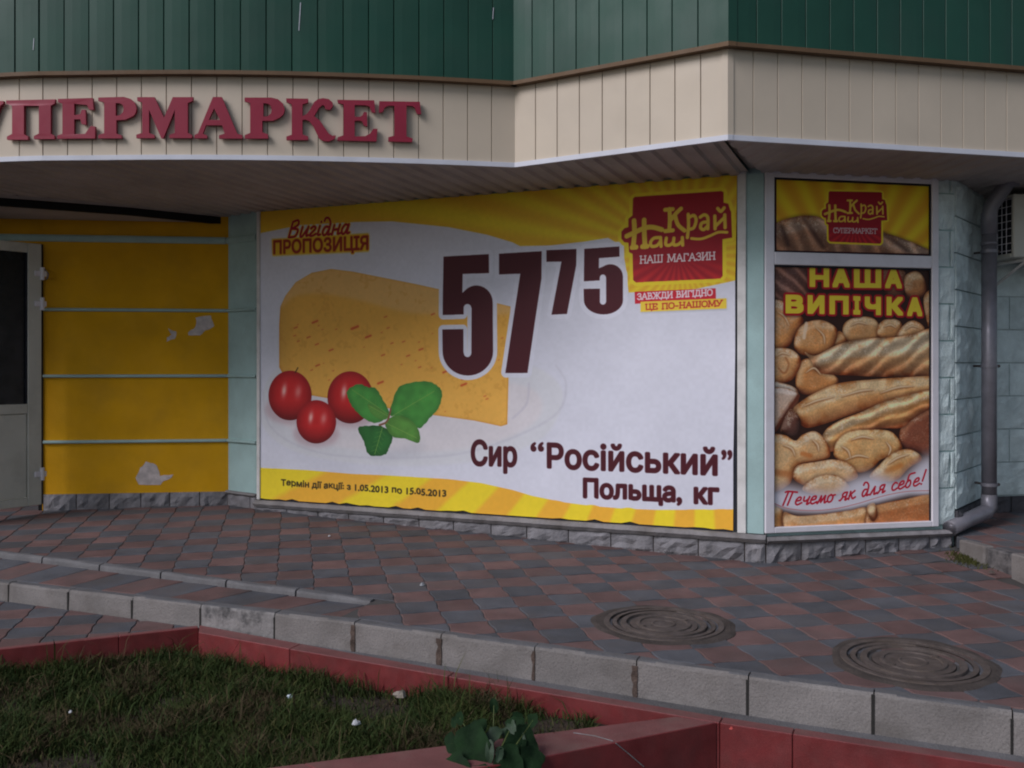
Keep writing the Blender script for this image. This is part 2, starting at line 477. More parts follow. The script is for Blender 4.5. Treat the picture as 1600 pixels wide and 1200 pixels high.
def paint_banner():
    quad = [(405, 331), (1153, 272), (1145, 829), (406, 779)]
    s = Sheet(1560, 950, quad, (231, 231, 243))
    # faint warm and cool drift of the background
    s.img *= (1 - .05 * vnoise(s.H, s.W, 300, 3))[..., None]
    top = [(400,366),(470,352),(555,347),(612,346),(700,355),(760,367),(800,379),(812,385),(860,384),(912,378),(950,372),(972,385),(978,420),(982,458),(1035,457),(1090,452),(1160,437),(1160,260),(400,320)]
    rays(s, s.fill([s.m(top)]), 1065, 400, 9.2, (248, 216, 50), (240, 188, 46), 2, 1.)
    # plate
    pl = s.poly([(408,640),(430,580),(520,560),(700,560),(820,570),(872,600),(876,640),(840,690),(740,722),(600,728),(480,712),(420,680)], (226, 226, 232), True, 2)
    s.put(s.poly([(425,640),(470,600),(640,590),(800,600),(845,625),(830,665),(740,700),(600,706),(490,690)], None, True, 3), (232, 226, 230))
    s.put(blur1(s.strokes([catmull([(410,610),(425,670),(500,708),(620,716),(740,705),(860,655),(884,605),(868,572)], 8)], 3), 2), (205, 203, 214), .5)
    s.put(blur1(s.strokes([catmull([(800,655),(822,632),(826,600)], 8)], 3), 2), (205, 200, 212), .6)
    # cheese
    ch = [(436,575),(436,510),(438,480),(446,463),(462,442),(487,427),(517,421),(550,425),(600,435),(650,445),(700,456),(797,480),(795,560),(792,664),(782,667),(740,658),(680,650),(600,638),(487,619),(450,600)]
    m = s.fill([s.m(ch)])
    g = np.clip((s.py - 430) / 230, 0, 1)
    col = hexmix(np.array((238, 176, 70)) / 255., np.array((252, 190, 88)) / 255., g)
    side = np.clip((460 - s.px) / 30, 0, 1)
    col = hexmix(col.reshape(-1, 3), np.array((222, 158, 62)) / 255., side.reshape(-1)).reshape(col.shape) if False else col * (1 - .10 * side[..., None])
    s.img = s.img * (1 - m[..., None]) + col * m[..., None]
    rim = np.clip((blur1(1 - m, 3.5 * s.scale) * 2 - .25), 0, 1) * m
    s.put(rim, (206, 134, 44), .75)
    tp = s.poly([(437,484),(446,462),(462,441),(487,426),(517,420),(550,424),(650,444),(700,455),(797,479),(797,492),(720,492),(640,490),(560,470),(500,460),(460,465)], None, True, 3)
    s.put(tp * m, (240, 190, 118), .8)
    n = blur1(vnoise(s.H, s.W, 6, 5), 2) * 1.1 * vnoise(s.H, s.W, 26, 6)
    s.put(m * np.clip((n - .42) * 5, 0, 1), (214, 145, 56), .3)
    rs = random.Random(4)
    spots = [(492,504,4),(554,513,5),(575,527,4),(462,513,2.5),(482,528,2.5),(495,539,2.5),(517,548,3),(598,556,2.5),(637,557,2.5),(657,547,3),(496,572,3),(594,599,4),(695,582,3.5),(725,592,4),(724,602,4),(676,492,2.5),(655,575,2),(630,535,2),(602,496,2),(728,585,3)]
    spots += [(rs.uniform(445, 785), rs.uniform(500, 650), rs.uniform(1, 2)) for _ in range(40)]
    for x, y, r in spots:
        s.put(blur1(s.strokes([[(x - r, y + r * .4), (x + r, y - r * .4)]], r * .8), .6) * m, (214, 80, 40), .85)
    # tomatoes
    def tomato(cx, cy, rx, ry):
        sh = s.poly([(cx + rx * 1.15 * math.cos(a), cy + ry * .55 + ry * .6 * math.sin(a)) for a in np.linspace(0, 6.28, 20)[:-1]], None, True, 4)
        s.put(sh, (190, 150, 158), .5)
        u = (s.px - cx) / rx; v = (s.py - cy) / ry
        r = np.sqrt(u * u + v * v)
        a = np.clip((1 - r) * rx * s.scale * .8, 0, 1)
        t = np.clip(r, 0, 1) ** 3
        col = hexmix(np.array((216, 38, 40)) / 255., np.array((140, 14, 22)) / 255., t)
        low = np.clip(v - .2, 0, 1)[..., None]; col = col + .10 * np.clip(-v, 0, 1)[..., None] * np.array([1, .35, .3])
        col = col * (1 - .35 * low)
        s.img = s.img * (1 - a[..., None]) + col * a[..., None]
        for hx, hy, w, al in ((-.3, -.2, .11, .95), (.35, -.15, .15, .55)):
            h = np.exp(-((u - hx + .12 * v) / w) ** 2 - ((v - hy) / .25) ** 2)
            s.put(h * a, (255, 200, 190), al)
    tomato(453, 619, 34, 39); tomato(547, 622, 36, 41); tomato(494, 660, 31, 34)
    s.put(s.strokes([[(461, 583), (465, 576)]], 2), (70, 50, 20))
    # mint
    cv = lambda P: [(400 + x / 4., 560 + y / 4.) for x, y in P]
    s.put(s.poly(cv([(700,600),(900,560),(1050,530),(1000,600),(800,640)]), None, True, 6), (195, 195, 205), .5)
    def leaf(P, col, rib, jag=1.):
        pts = catmull(cv(P), 7, True)
        pts = [(p[0] + .45 * jag * math.sin(i * 2.1), p[1] + .45 * jag * math.cos(i * 1.7)) for i, p in enumerate(pts)]
        mk = s.fill([s.m(pts)])
        tex = (.84 + .22 * blur1(vnoise(s.H, s.W, 16, 11), 6) + .35 * np.clip(blur1(mk, 14) - .62, -.2, .3))[..., None]
        s.img = s.img * (1 - mk[..., None]) + np.array(col) / 255. * tex * mk[..., None]
        a, b = cv(rib)
        s.put(s.strokes([[a, b]], 1.2) * mk, (130, 175, 80), .8)
        for k in range(1, 6):
            q = (a[0] + (b[0] - a[0]) * k / 6, a[1] + (b[1] - a[1]) * k / 6)
            dx, dy = (b[0] - a[0]), (b[1] - a[1]); L = math.hypot(dx, dy)
            for sg in (-1, 1):
                e = (q[0] + 9 * (dx * .6 - sg * dy * .8) / L, q[1] + 9 * (dy * .6 + sg * dx * .8) / L)
                s.put(s.strokes([[q, e]], .8) * mk, (120, 165, 75), .45)
    leaf([(635,440),(700,425),(790,430),(850,490),(830,560),(800,605),(705,605),(670,520)], (46, 108, 50), [(790,430),(740,600)])
    leaf([(570,205),(640,165),(700,185),(745,190),(785,250),(830,350),(760,405),(690,390),(620,330),(580,270)], (74, 150, 66), [(820,350),(600,200)])
    leaf([(695,290),(750,305),(825,362),(790,388),(725,355)], (98, 160, 70), [(820,362),(705,300)], .3)
    leaf([(835,350),(880,200),(950,160),(1060,148),(1125,172),(1160,220),(1140,310),(1090,370),(1020,440),(960,400),(880,365)], (72, 146, 62), [(840,370),(1110,210)])
    leaf([(805,405),(880,360),(960,385),(1015,455),(1015,530),(930,505),(850,490)], (92, 150, 64), [(815,410),(1000,500)], .5)
    s.put(s.strokes([catmull(cv([(770,420),(815,400),(835,345),(840,320)]), 5)], 3), (140, 95, 70))
    # digits
    dg = lambda P: [(670 + x / 5., 370 + y / 5.) for x, y in P]
    arc = lambda cx, cy, rx, ry, a0, a1, n=14: [(cx + rx * math.cos(math.radians(a0 + (a1 - a0) * i / n)), cy + ry * math.sin(math.radians(a0 + (a1 - a0) * i / n))) for i in range(n + 1)]
    five = [(112,158),(465,138),(467,287),(262,294),(260,445)] + arc(370,520,127,135,-148,0,12)[1:] + [(500,900)] + arc(302,900,198,190,0,180,20)[1:] + [(103,730),(268,727)] + [(268,910)] + arc(300,912,30,34,180,0,10) + [(332,560)] + arc(300,562,30,32,0,-180,10) + [(270,612),(106,617)]
    seven = [(545,135),(880,115),(878,330),(768,1070),(595,1070),(712,292),(545,298)]
    sev2 = [(917,108),(1152,98),(1150,225),(1078,608),(957,614),(1035,197),(917,199)]
    fiv2 = [(1213,97),(1488,78),(1490,158),(1328,170),(1327,250)] + arc(1418,315,98,97,-140,0,10)[1:] + [(1516,500)] + arc(1363,500,153,112,0,180,18)[1:] + [(1208,412),(1335,410),(1335,505)] + arc(1359,508,25,28,180,0,8) + [(1384,328)] + arc(1359,326,25,28,0,-180,8) + [(1333,345),(1210,352)]
    mk = s.fill([s.m(dg(five)), s.m(dg(seven)), s.m(dg(sev2)), s.m(dg(fiv2))])
    s.put(s.grow(mk, 6.5), (232, 232, 244))
    s.put(mk, MAR)
    # lower yellow wave
    low = [(400,731),(480,735),(550,741),(600,743),(650,746),(700,749),(750,755),(800,766),(830,775),(880,785),(927,791),(975,795),(1025,797),(1090,797),(1160,796),(1160,850),(400,850)]
    rays(s, s.fill([s.m(low)]), 1092, 430, 9.4, YEL, (250, 186, 60), -6.5, .25)
    # type
    cv6 = lambda x, y: (780 + x / 3.636, 260 + y / 3.636)
    logo(s, 1 / 5.455, 960, 280, 'НАШ МАГАЗИН')
    c6 = lambda P: [(960 + x / 5.455, 280 + y / 5.455) for x, y in P]
    s.poly(c6([(225,1055),(962,1028),(962,1122),(225,1150)]), (200, 200, 208), False, 1)
    s.poly(c6([(172,965),(865,935),(867,1030),(175,1068)]), (214, 38, 58))
    s.poly(c6([(222,1050),(958,1020),(958,1108),(222,1138)]), (250, 215, 70))
    stroke_text(s, SERIF, 'ЗАВЖДИ ВИГІДНО', lambda X: (995 + X, 469.3 - X * .058), 9.4, (245, 230, 235), 1.6, width=119)
    stroke_text(s, SERIF, 'ЦЕ ПО-НАШОМУ', lambda X: (1008 + X, 485.3 - X * .052), 8.8, (205, 60, 50), 1.7, width=121)
    c4 = lambda x, y: (400 + x / 4., 320 + y / 4.)
    c7 = lambda x, y: (410 + x / 8.42, 320 + y / 8.42)
    s.poly([c7(125,455), c7(1395,375), c7(1395,620), c7(135,680)], (238, 196, 40), False, .8)
    s.text('ПРОПОЗИЦІЯ', c7(150,650), c7(1385,590), c7(150,478), (160, 44, 24), bold=.9, halo=((232, 176, 30), 1.6))
    stroke_text(s, CURSIVE, 'Вигідна', lambda X: (c7(330, 430)[0] + X, c7(330, 435)[1] - X * .065), 15, (176, 22, 46), 3.6, slant=.18, width=96, halo=((240, 205, 60), 1.2))
    c7b = lambda x, y: (700 + x / 3.077, 560 + y / 3.077)
    s.text('Сир', c7b(112,514), c7b(325,520), c7b(112,398), MAR, bold=1.7)
    s.text('“', c7b(398,514), c7b(455,514), c7b(398,404), MAR, bold=1.4)
    s.text('Російський', c7b(478,526), c7b(1290,562), c7b(478,412), MAR, bold=1.7)
    s.text('”', c7b(1318,560), c7b(1366,562), c7b(1318,440), MAR, bold=1.2)
    s.text('Польща,', c7b(652,668), c7b(1118,690), c7b(652,580), MAR, bold=1.7)
    s.text('кг', c7b(1185,698), c7b(1298,702), c7b(1185,600), MAR, bold=1.7)
    c5 = lambda x, y: (400 + x / 4., 560 + y / 4.)
    s.text('Термін дії акції: з 1.05.2013 по 15.05.2013', c5(158,795), c5(1185,866), c5(158,757), (62, 52, 24), bold=.55)
    # scuffs and small creases of the sheet itself
    n = vnoise(s.H, s.W, 60, 8) * .5 + vnoise(s.H, s.W, 9, 9) * .5
    s.img *= (1 - .05 * n)[..., None]
    return s

def paint_bread(lower):
    if lower:
        quad = [(1210, 413), (1455, 418), (1452.5, 814), (1208, 824)]
        s = Sheet(560, 900, quad, (58, 34, 26))
    else:
        quad = [(1211.5, 276), (1456, 288), (1456, 399), (1211.5, 393)]
        s = Sheet(560, 262, quad, (58, 34, 26))
    N1, N2 = blur1(vnoise(s.H, s.W, 21, 21), 6) * .7 + .3 * vnoise(s.H, s.W, 60, 23), blur1(vnoise(s.H, s.W, 3, 22), 1)
    NN = [blur1(vnoise(s.H, s.W, c_, 40 + c_), 2) for c_ in (34, 18, 9)] + [vnoise(s.H, s.W, 3, 77)]
    def gash(pts, w_=3.2):
        L_ = catmull(pts, 6)
        ws = [w_ * math.sin(math.pi * (i + .6) / (len(L_) + .2)) + .4 for i in range(len(L_))]
        s.put(blur1(s.strokes([L_], [q * 1.5 for q in ws]), 1.5), (150, 82, 38), .75)
        s.put(blur1(s.strokes([[(x, y - w_ * .25) for x, y in L_]], [q * .8 for q in ws]), 1), (250, 226, 186), .85)
    def loaf(P, base=(222, 160, 92), dark=(120, 62, 28), pale=(244, 208, 156), light=(-.35, -.75), stripes=None, depth=12, flour=.35, sm=True, grain=.25):
        pts = catmull(P, 6, True) if sm else P
        mk = s.fill([s.m(pts)])
        # contact shade in the print, then a rounded height from a blurred mask
        s.put(blur1(mk, 3 * s.scale) * (1 - mk), (40, 20, 14), .75)
        d = depth * s.scale
        h = blur1(mk, d * .5)
        h = np.clip((h - .5) * 2, 0, 1)
        gy, gx = np.gradient(blur1(mk, d * .6))
        sh = (gx * light[0] + gy * light[1]) * d * 2.2
        t = np.clip(.5 - sh, 0, 1)            # 1 = facing the light in the picture
        col = hexmix(np.array(dark) / 255., np.array(base) / 255., np.clip(h * 1.1 + .25 + (t - .5), 0, 1))
        pal = np.clip((t - .5) * 2.0 + flour * (N1 - .35) + .1, 0, 1)
        col = col * (1 - pal[..., None] * .8) + np.array(pale) / 255. * pal[..., None] * .8
        if stripes:
            ang, per, ph, amt = stripes
            w = (s.px * math.cos(ang) + s.py * math.sin(ang)) / per + ph + .12 * np.sin(s.px * .11) + .18 * (N1 - .5)
            f = .5 + .5 * np.sin(w * 2 * math.pi)
            f = np.clip((f - .1) * 1.2, 0, 1)
            col = col * (1 - amt * (1 - f)[..., None] * .26) + np.array((246, 224, 186)) / 255. * amt * .2 * (f ** 3)[..., None] - 0
        col = 1 - (1 - col) * .92
        rl = random.Random(int(P[0][0] * 7 + P[0][1] * 13)); 
        NA, NB, NC = NN[rl.randrange(3)], NN[rl.randrange(3)], NN[3]
        NA = np.roll(NA, rl.randrange(200), 0); NB = np.roll(NB, rl.randrange(200), 1)
        crust = np.clip((NA * .6 + NB * .4 - .46) * 5, 0, 1)[..., None] * (.25 + .75 * np.clip(1.2 - h * 1.3, 0, 1))[..., None]
        col = col * (1 - crust * np.array([.10, .26, .42]))
        fl = np.clip((NB * .5 + NC * .6 - .66) * 7, 0, 1) * np.clip(t * 1.6 - .5, 0, 1) * (.4 + flour)
        col = col * (1 - fl[..., None] * .6) + np.array((250, 236, 214)) / 255. * fl[..., None] * .6
        edge = np.clip(1 - h * 3.2, 0, 1)[..., None]
        col = col * (1 - edge * np.array([.22, .34, .42]))
        col = col * (1 - grain * .8 * (N2[..., None] - .5)) * (1 - .25 * (N1[..., None] - .5))
        s.img = s.img * (1 - mk[..., None]) + col * mk[..., None]
        return mk
    if not lower:
        s.img[:] = np.array(YEL) / 255.
        full = np.ones((s.H, s.W))
        rays(s, full, 1330, 470, 11, (248, 214, 40), (236, 172, 34), 0, 1.)
        c = lambda P: [(1200 + x / 5.926, 265 + y / 5.926) for x, y in P]
        loaf(c([(20,520),(90,490),(200,450),(320,428),(440,430),(520,460),(700,540),(900,560),(1080,585),(1250,640),(1400,700),(1560,790),(1560,900),(20,900)]), (150, 92, 60), (60, 30, 22), (205, 165, 140), depth=22, stripes=(-.5, 26, .2, .7))
        s.put(blur1(s.strokes([c([(130,520),(190,700)]), c([(330,450),(520,720)]), c([(1060,590),(1300,750)])], 6), 5), (52, 28, 24), .6)
        logo(s, .585 / 5.455, 1200 + 505 / 5.926 - .585 * 60 / 5.455, 265 + 185 / 5.926 - .585 * 140 / 5.455, 'СУПЕРМАРКЕТ', .085)
        fr = np.ones((s.H, s.W)); b = 5
        fr[b:-b, b:-b] = 0
        s.put(fr, (60, 20, 24))
        return s
    a = lambda P: [(1200 + x / 5.4556, 400 + y / 5.4556) for x, y in P]
    b = lambda P: [(1200 + x / 5.4556, 610 + y / 5.4556) for x, y in P]
    loaf(a([(20,60),(330,60),(380,300),(300,420),(60,420),(20,300)]), (110, 62, 50), (50, 24, 24), (170, 140, 140), stripes=(-.8, 16, 0, .9), depth=20)
    loaf(a([(900,80),(1100,70),(1190,200),(1150,340),(1000,330)]), (120, 66, 40), (60, 28, 20), (170, 120, 90))
    loaf(a([(1160,180),(1260,130),(1330,200),(1350,330),(1280,360),(1180,350)]), (188, 118, 62), (90, 44, 24), (235, 200, 150))
    loaf(a([(1320,360),(1420,300),(1430,640),(1370,630)]), (190, 122, 70))
    loaf(a([(20,400),(180,410),(270,500),(300,560),(230,680),(160,780),(20,790)]), (214, 140, 72), (130, 60, 25), (246, 222, 190), flour=.9)
    loaf(a([(640,700),(640,590),(720,530),(860,520),(940,580),(960,700),(850,760),(700,760)]), (214, 148, 84))
    loaf(a([(930,690),(930,600),(1000,540),(1110,550),(1150,640),(1080,720),(980,730)]), (208, 140, 76))
    loaf(a([(1090,700),(1140,600),(1230,550),(1320,600),(1340,700),(1200,740)]), (214, 150, 88))
    loaf(a([(560,700),(600,640),(650,680),(680,760),(600,790),(550,770)]), (216, 140, 76))
    loaf(a([(220,760),(240,650),(310,575),(420,545),(520,570),(590,640),(560,760),(480,830),(330,850),(250,820)]), (224, 150, 80), (140, 72, 30), (244, 200, 150))
    s.put(blur1(s.strokes([a([(325,575),(305,700)])], 5), 1) , (250, 222, 190), .8)
    loaf(a([(240,980),(290,890),(380,880),(480,960),(600,1060),(560,1180),(400,1200),(250,1150)]), (200, 124, 60), (96, 44, 22), (240, 190, 130))
    loaf(a([(20,820),(120,785),(220,810),(280,890),(250,990),(180,1070),(20,1080)]), (224, 158, 92), (140, 72, 34), (248, 222, 186), flour=.7)
    s.put(blur1(s.strokes([catmull(a([(150,870),(175,930),(140,1000),(90,960)]), 6)], 3), 1), (170, 96, 52), .6)
    loaf(a([(310,820),(400,850),(560,770),(720,720),(900,700),(1100,690),(1250,660),(1420,640),(1420,1020),(1300,1030),(1100,1035),(900,1030),(700,1020),(500,1010),(400,980),(370,900)]), (226, 164, 104), (140, 74, 36), (250, 222, 180), stripes=(.95, 21, .1, 1.), depth=26)
    loaf(a([(20,1090),(120,1085),(220,1120),(260,1180),(230,1300),(20,1400)]), (226, 200, 170), (120, 60, 34), (240, 225, 205), flour=.8)
    loaf(b([(250,250),(210,170),(260,110),(400,20),(600,-60),(860,-90),(1150,-110),(1420,-110),(1420,30),(1150,110),(900,150),(700,210),(500,280),(350,320),(290,305)]), (232, 172, 104), (150, 82, 40), (248, 214, 160), depth=24)
    loaf(b([(30,20),(130,-20),(260,30),(240,80),(150,200),(30,370)]), (206, 172, 146), (104, 52, 36), (236, 218, 205), flour=.8, depth=8)
    s.put(blur1(s.strokes([b([(255,50),(170,190),(40,370)])], 5), 1), (110, 54, 36), .9)
    loaf(b([(190,160),(270,240),(270,330),(240,400),(110,360),(130,260)]), (96, 52, 40), (50, 26, 20), (150, 110, 90))
    loaf(b([(1120,340),(1200,230),(1420,150),(1420,540),(1250,520),(1130,470)]), (132, 62, 38), (80, 32, 22), (190, 120, 80))
    loaf(b([(430,500),(480,350),(600,260),(800,180),(1000,90),(1250,20),(1420,0),(1420,120),(1250,230),(1130,320),(950,330),(700,420),(560,520)]), (222, 150, 78), (150, 72, 34), (248, 212, 160), stripes=(1.25, 17, 0, .9), depth=16)
    loaf(b([(555,540),(590,420),(700,345),(860,335),(1000,340),(1080,380),(1140,490),(1080,560),(960,590),(900,650),(800,700),(700,680),(600,600)]), (230, 172, 102), (166, 96, 44), (246, 214, 156))
    loaf(b([(860,740),(940,640),(1050,540),(1180,500),(1280,540),(1300,600),(1200,660),(1100,760),(980,780)]), (228, 168, 96), (160, 88, 38), (250, 224, 176))
    loaf(b([(20,420),(130,380),(230,430),(290,380),(400,350),(490,430),(525,560),(430,600),(250,640),(180,800),(20,840)]), (230, 178, 116), (168, 98, 50), (252, 226, 184), flour=.6)
    for g_ in ([(650,600),(760,560),(860,580)], [(700,430),(800,400),(900,420)], [(620,480),(680,520),(700,590)], [(1000,440),(1040,500),(1020,560)], [(300,140),(420,90),(560,60)], [(620,60),(780,10),(900,0)], [(950,30),(1100,-20),(1240,-30)], [(500,660),(600,650),(680,690)], [(120,470),(200,500),(230,570)], [(370,420),(420,470),(430,530)], [(1010,640),(1100,580),(1200,550)], [(420,790),(500,770),(580,790)]):
        gash(b(g_))
    for g_ in ([(400,610),(470,680),(480,760)], [(700,600),(770,570),(850,590)], [(980,610),(1040,590),(1090,620)], [(1160,640),(1220,600),(1290,620)], [(70,860),(120,830),(190,850)], [(320,1000),(390,960),(450,1020)], [(80,480),(140,520),(180,600)]):
        gash(a(g_), 2.6)
    s.put(blur1(s.strokes([b([(290,540),(360,560)])], 7), 3), (200, 110, 50), .7)
    s.put(blur1(s.strokes([b([(60,700),(190,720)])], 10), 4), (190, 104, 52), .6)
    loaf(b([(210,740),(250,640),(400,610),(560,590),(700,630),(760,740),(640,790),(400,830),(280,800)]), (232, 180, 120), (170, 100, 52), (252, 228, 190), flour=.6)
    loaf(b([(290,850),(400,740),(560,720),(660,780),(680,850),(500,900)]), (232, 178, 116), (176, 108, 58), (250, 222, 180), flour=.6)
    s.put(blur1(s.strokes([b([(1010,690),(1130,640)])], 9), 4), (206, 124, 56), .7)
    glow = [(20,900),(120,800),(300,830),(560,860),(680,760),(900,700),(1100,760),(1260,620),(1420,540),(1420,880),(1200,880),(1000,930),(700,1010),(450,1040),(250,1030),(20,990)]
    s.put(s.poly(b(glow), None, True, 9), (236, 232, 242), .95)
    loaf(b([(20,990),(110,1010),(130,1080),(130,1200),(20,1200)]), (214, 150, 84), flour=.6)
    loaf(b([(130,1040),(250,1070),(500,1050),(700,1020),(830,1000),(850,1130),(600,1180),(180,1200)]), (214, 142, 76), (110, 54, 26), (240, 200, 150))
    loaf(b([(850,1010),(950,970),(1150,930),(1420,900),(1420,1180),(880,1180)]), (186, 104, 50), (92, 40, 20), (226, 160, 100))
    loaf(b([(840,990),(900,960),(930,1060),(890,1120),(850,1060)]), (240, 200, 150))
    s.put(s.poly(b([(20,860),(300,980),(620,960),(900,900),(1150,840),(1420,820),(1420,880),(1200,880),(1000,930),(700,1005),(450,1035),(250,1030),(20,985)]), None, False, 4), (238, 234, 244), .9)
    s.put(s.strokes([catmull(b([(30,955),(160,1005),(350,1025),(560,1010),(760,965),(980,900),(1180,862),(1370,855)]), 8)], 1.1), (205, 120, 120))
    pos = lambda X: (1221 + X, 789.5 - .00072 * X * X - .012 * X if X < 100 else 789.5 - 8.4 - .2 * (X - 100))
    stroke_text(s, CURSIVE, 'Печемо як для себе!', pos, 11.5, (196, 30, 54), 2.7, slant=.2, width=222)
    d1 = [('Н',352,520,100,265),('А',545,695,105,268),('Ш',728,962,108,272),('А',992,1138,112,276),
          ('В',148,302,328,490),('И',335,480,332,494),('П',520,685,336,498),('І',722,785,340,500),('Ч',820,960,344,504),('К',1005,1150,346,508),('А',1180,1312,350,514)]
    ms = []
    for ch, x0, x1, y0, y1 in d1:
        p = a([(x0 + 13, y1 - 13), (x1 - 13, y1 - 11), (x0 + 13, y0 + 14)])
        T = glyph_tris(ch); X0, X1 = T[..., 0].min(), T[..., 0].max()
        bl, br, tl = [np.array(q) for q in s.m(p)]
        Q = bl + ((T[..., 0] - X0) / (X1 - X0))[..., None] * (br - bl) + (T[..., 1] / .728)[..., None] * (tl - bl)
        ms.append(s.grow(s.tris(Q), 2.3, True))
    mk = np.max(ms, axis=0)
    s.put(np.roll(blur1(s.grow(mk, 3), 3), 5, 0), (40, 10, 12), .6)
    s.put(s.grow(mk, 3.2), (176, 26, 36))
    s.put(mk, (240, 214, 62))
    e = np.zeros((s.H, s.W)); e[:5] = 1; e[:, :4] = 1; e[:, -4:] = 1
    s.put(e, (60, 24, 24), .8)
    return s
# ------------------------------------------------------------------ materials
M = {}
M['asphalt'] = mat('asphalt', (.05, .05, .052, 1), .9, bump=.3, bscale=120)
M['sand'] = mat('joint sand', (.085, .08, .078, 1), .95, bump=.4, bscale=90, dirt=.5)
M['grey_paver'] = mat('grey paver', (.105, .108, .122, 1), .85, var=.16, scale=5, bump=.35, bscale=150, speck=.25, dirt=.75, objvar=.16, dcol=(.105, .088, .082, 1), dscale=2.2)
M['red_paver'] = mat('red paver', (.175, .103, .096, 1), .85, var=.15, scale=5, bump=.35, bscale=150, speck=.22, dirt=.8, objvar=.15, dcol=(.105, .085, .082, 1), dscale=2.4)
M['kerb'] = mat('kerb concrete', (.245, .225, .215, 1), .85, var=.12, scale=5, bump=.5, bscale=90, speck=.3, dirt=.8, objvar=.08, dcol=(.13, .115, .105, 1), dscale=4)
M['kerb_dark'] = mat('dark mottled kerb', (.16, .15, .15, 1), .9, col2=(.05, .048, .05, 1), scale=16, bump=.8, bscale=60)  # darker mottled concrete for the stone set back in the row
M['kerb_worn'] = mat('crumbling kerb', (.27, .255, .25, 1), .9, bump=.9, bscale=40, dirt=1., dcol=(.03, .03, .032, 1), dscale=11, scale=9)
M['kerb_top'] = mat('grimy kerb top', (.15, .148, .155, 1), .9, var=.15, scale=6, bump=.5, bscale=90, speck=.3, dirt=.6, dcol=(.10, .095, .09, 1), dscale=4)
M['kerb_strip'] = mat('grimy edging', (.19, .185, .19, 1), .9, var=.15, scale=6, bump=.5, bscale=90, speck=.3, dirt=.6, dcol=(.11, .10, .10, 1), dscale=4)
M['rust_dirt'] = mat('brown joint dirt', (.12, .085, .07, 1), .95, var=.3, scale=22, bump=.8, bscale=60)
M['tar'] = mat('dark joint', (.03, .028, .026, 1), .95, bump=.4)
M['gutter'] = mat('gutter concrete', (.17, .165, .17, 1), .9, var=.14, scale=5, bump=.5, bscale=90, speck=.3, dirt=.5)
M['granite'] = mat('red granite', (.215, .035, .036, 1), .42, var=.14, scale=9, bump=.12, bscale=160, speck=.3, spec=.5, objvar=.10, dirt=.35, dcol=(.12, .05, .045, 1), dscale=5)
M['granite_top'] = mat('sky-lit red granite', (.215, .082, .078, 1), .75, var=.12, scale=7, bump=.2, bscale=120, speck=.2, objvar=.06, dirt=.5, dcol=(.2, .13, .11, 1), dscale=5)  # paler for the upward faces: sky light put into the colour
M['soil'] = mat('soil', (.05, .036, .026, 1), 1., bump=1., bscale=40, col2=(.03, .024, .018, 1))
M['iron'] = mat('manhole iron', (.125, .10, .09, 1), .75, metal=.15, var=.2, scale=20, bump=.5, bscale=110, dirt=.6, dcol=(.12, .09, .07, 1), dscale=7)
M['mortar'] = mat('dirty mortar', (.085, .068, .06, 1), .95, var=.2, scale=9, bump=.8, bscale=70, dirt=.5)
M['teal'] = mat('pale teal paint', (.39, .55, .54, 1), .75, var=.07, scale=4, bump=.15, bscale=120, speck=.08, dirt=.35, dcol=(.22, .28, .27, 1), dscale=3)
M['teal_block'] = mat('teal painted split block', (.70, .81, .81, 1), .85, var=.12, scale=9, bump=.7, bscale=60, dirt=.4, dcol=(.30, .38, .37, 1), objvar=.05, dscale=2.2)
M['teal_joint'] = mat('block joint', (.50, .58, .58, 1), .9, bump=.4)
M['yellow'] = mat('yellow painted render', (.73, .37, .004, 1), .8, var=.07, scale=3, bump=.45, bscale=150, dirt=.3, dcol=(.38, .22, .02, 1), dscale=2)
M['bare'] = mat('bare plaster', (.66, .58, .56, 1), .95, var=.15, scale=20, bump=.8, bscale=90)
M['stone'] = mat('split stone', (.26, .25, .265, 1), .9, var=.2, scale=10, bump=.8, bscale=60, speck=.25, dirt=.45, objvar=.10, dcol=(.10, .09, .085, 1), dscale=3)
M['stone_cap'] = mat('stone ledge', (.27, .255, .26, 1), .9, var=.15, scale=8, bump=.7, bscale=50, dirt=.6, dcol=(.12, .105, .09, 1), dscale=5)
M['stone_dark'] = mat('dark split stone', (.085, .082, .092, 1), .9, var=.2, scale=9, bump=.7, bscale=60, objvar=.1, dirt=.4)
M['white_pvc'] = mat('white plastic frame', (.78, .75, .80, 1), .45, var=.03, scale=3, dirt=.25, dcol=(.4, .37, .34, 1), dscale=5, spec=.4)
M['cream_pvc'] = mat('cream plastic door', (.60, .59, .52, 1), .5, var=.05, scale=3, dirt=.3, dcol=(.25, .24, .2, 1), dscale=4)
M['white_paint'] = mat('flaking white paint', (.74, .72, .70, 1), .7, var=.08, scale=8, dirt=.4, dcol=(.3, .27, .24, 1), dscale=6, bump=.3)
M['cream_siding'] = mat('cream metal siding', (.60, .51, .40, 1), .5, var=.04, scale=2.5, dirt=.18, dcol=(.38, .33, .28, 1), dscale=1.5, objvar=.025, spec=.4)
M['green_siding'] = mat('green metal sheet', (.014, .072, .047, 1), .45, var=.1, scale=2.2, dirt=.3, dcol=(.035, .07, .055, 1), dscale=2, objvar=.06, spec=.32)
M['brown_trim'] = mat('brown edge', (.16, .095, .05, 1), .6, var=.1)
M['white_trim'] = mat('white metal strip', (.66, .67, .74, 1), .4, var=.04, spec=.5, dirt=.15)
M['soffit'] = mat('grey brown corrugated soffit', (.45, .40, .375, 1), .6, var=.08, scale=3, dirt=.2)
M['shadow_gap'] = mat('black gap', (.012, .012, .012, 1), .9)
M['sign_red'] = mat('crimson letter', (.29, .012, .04, 1), .5, var=.05, spec=.4)
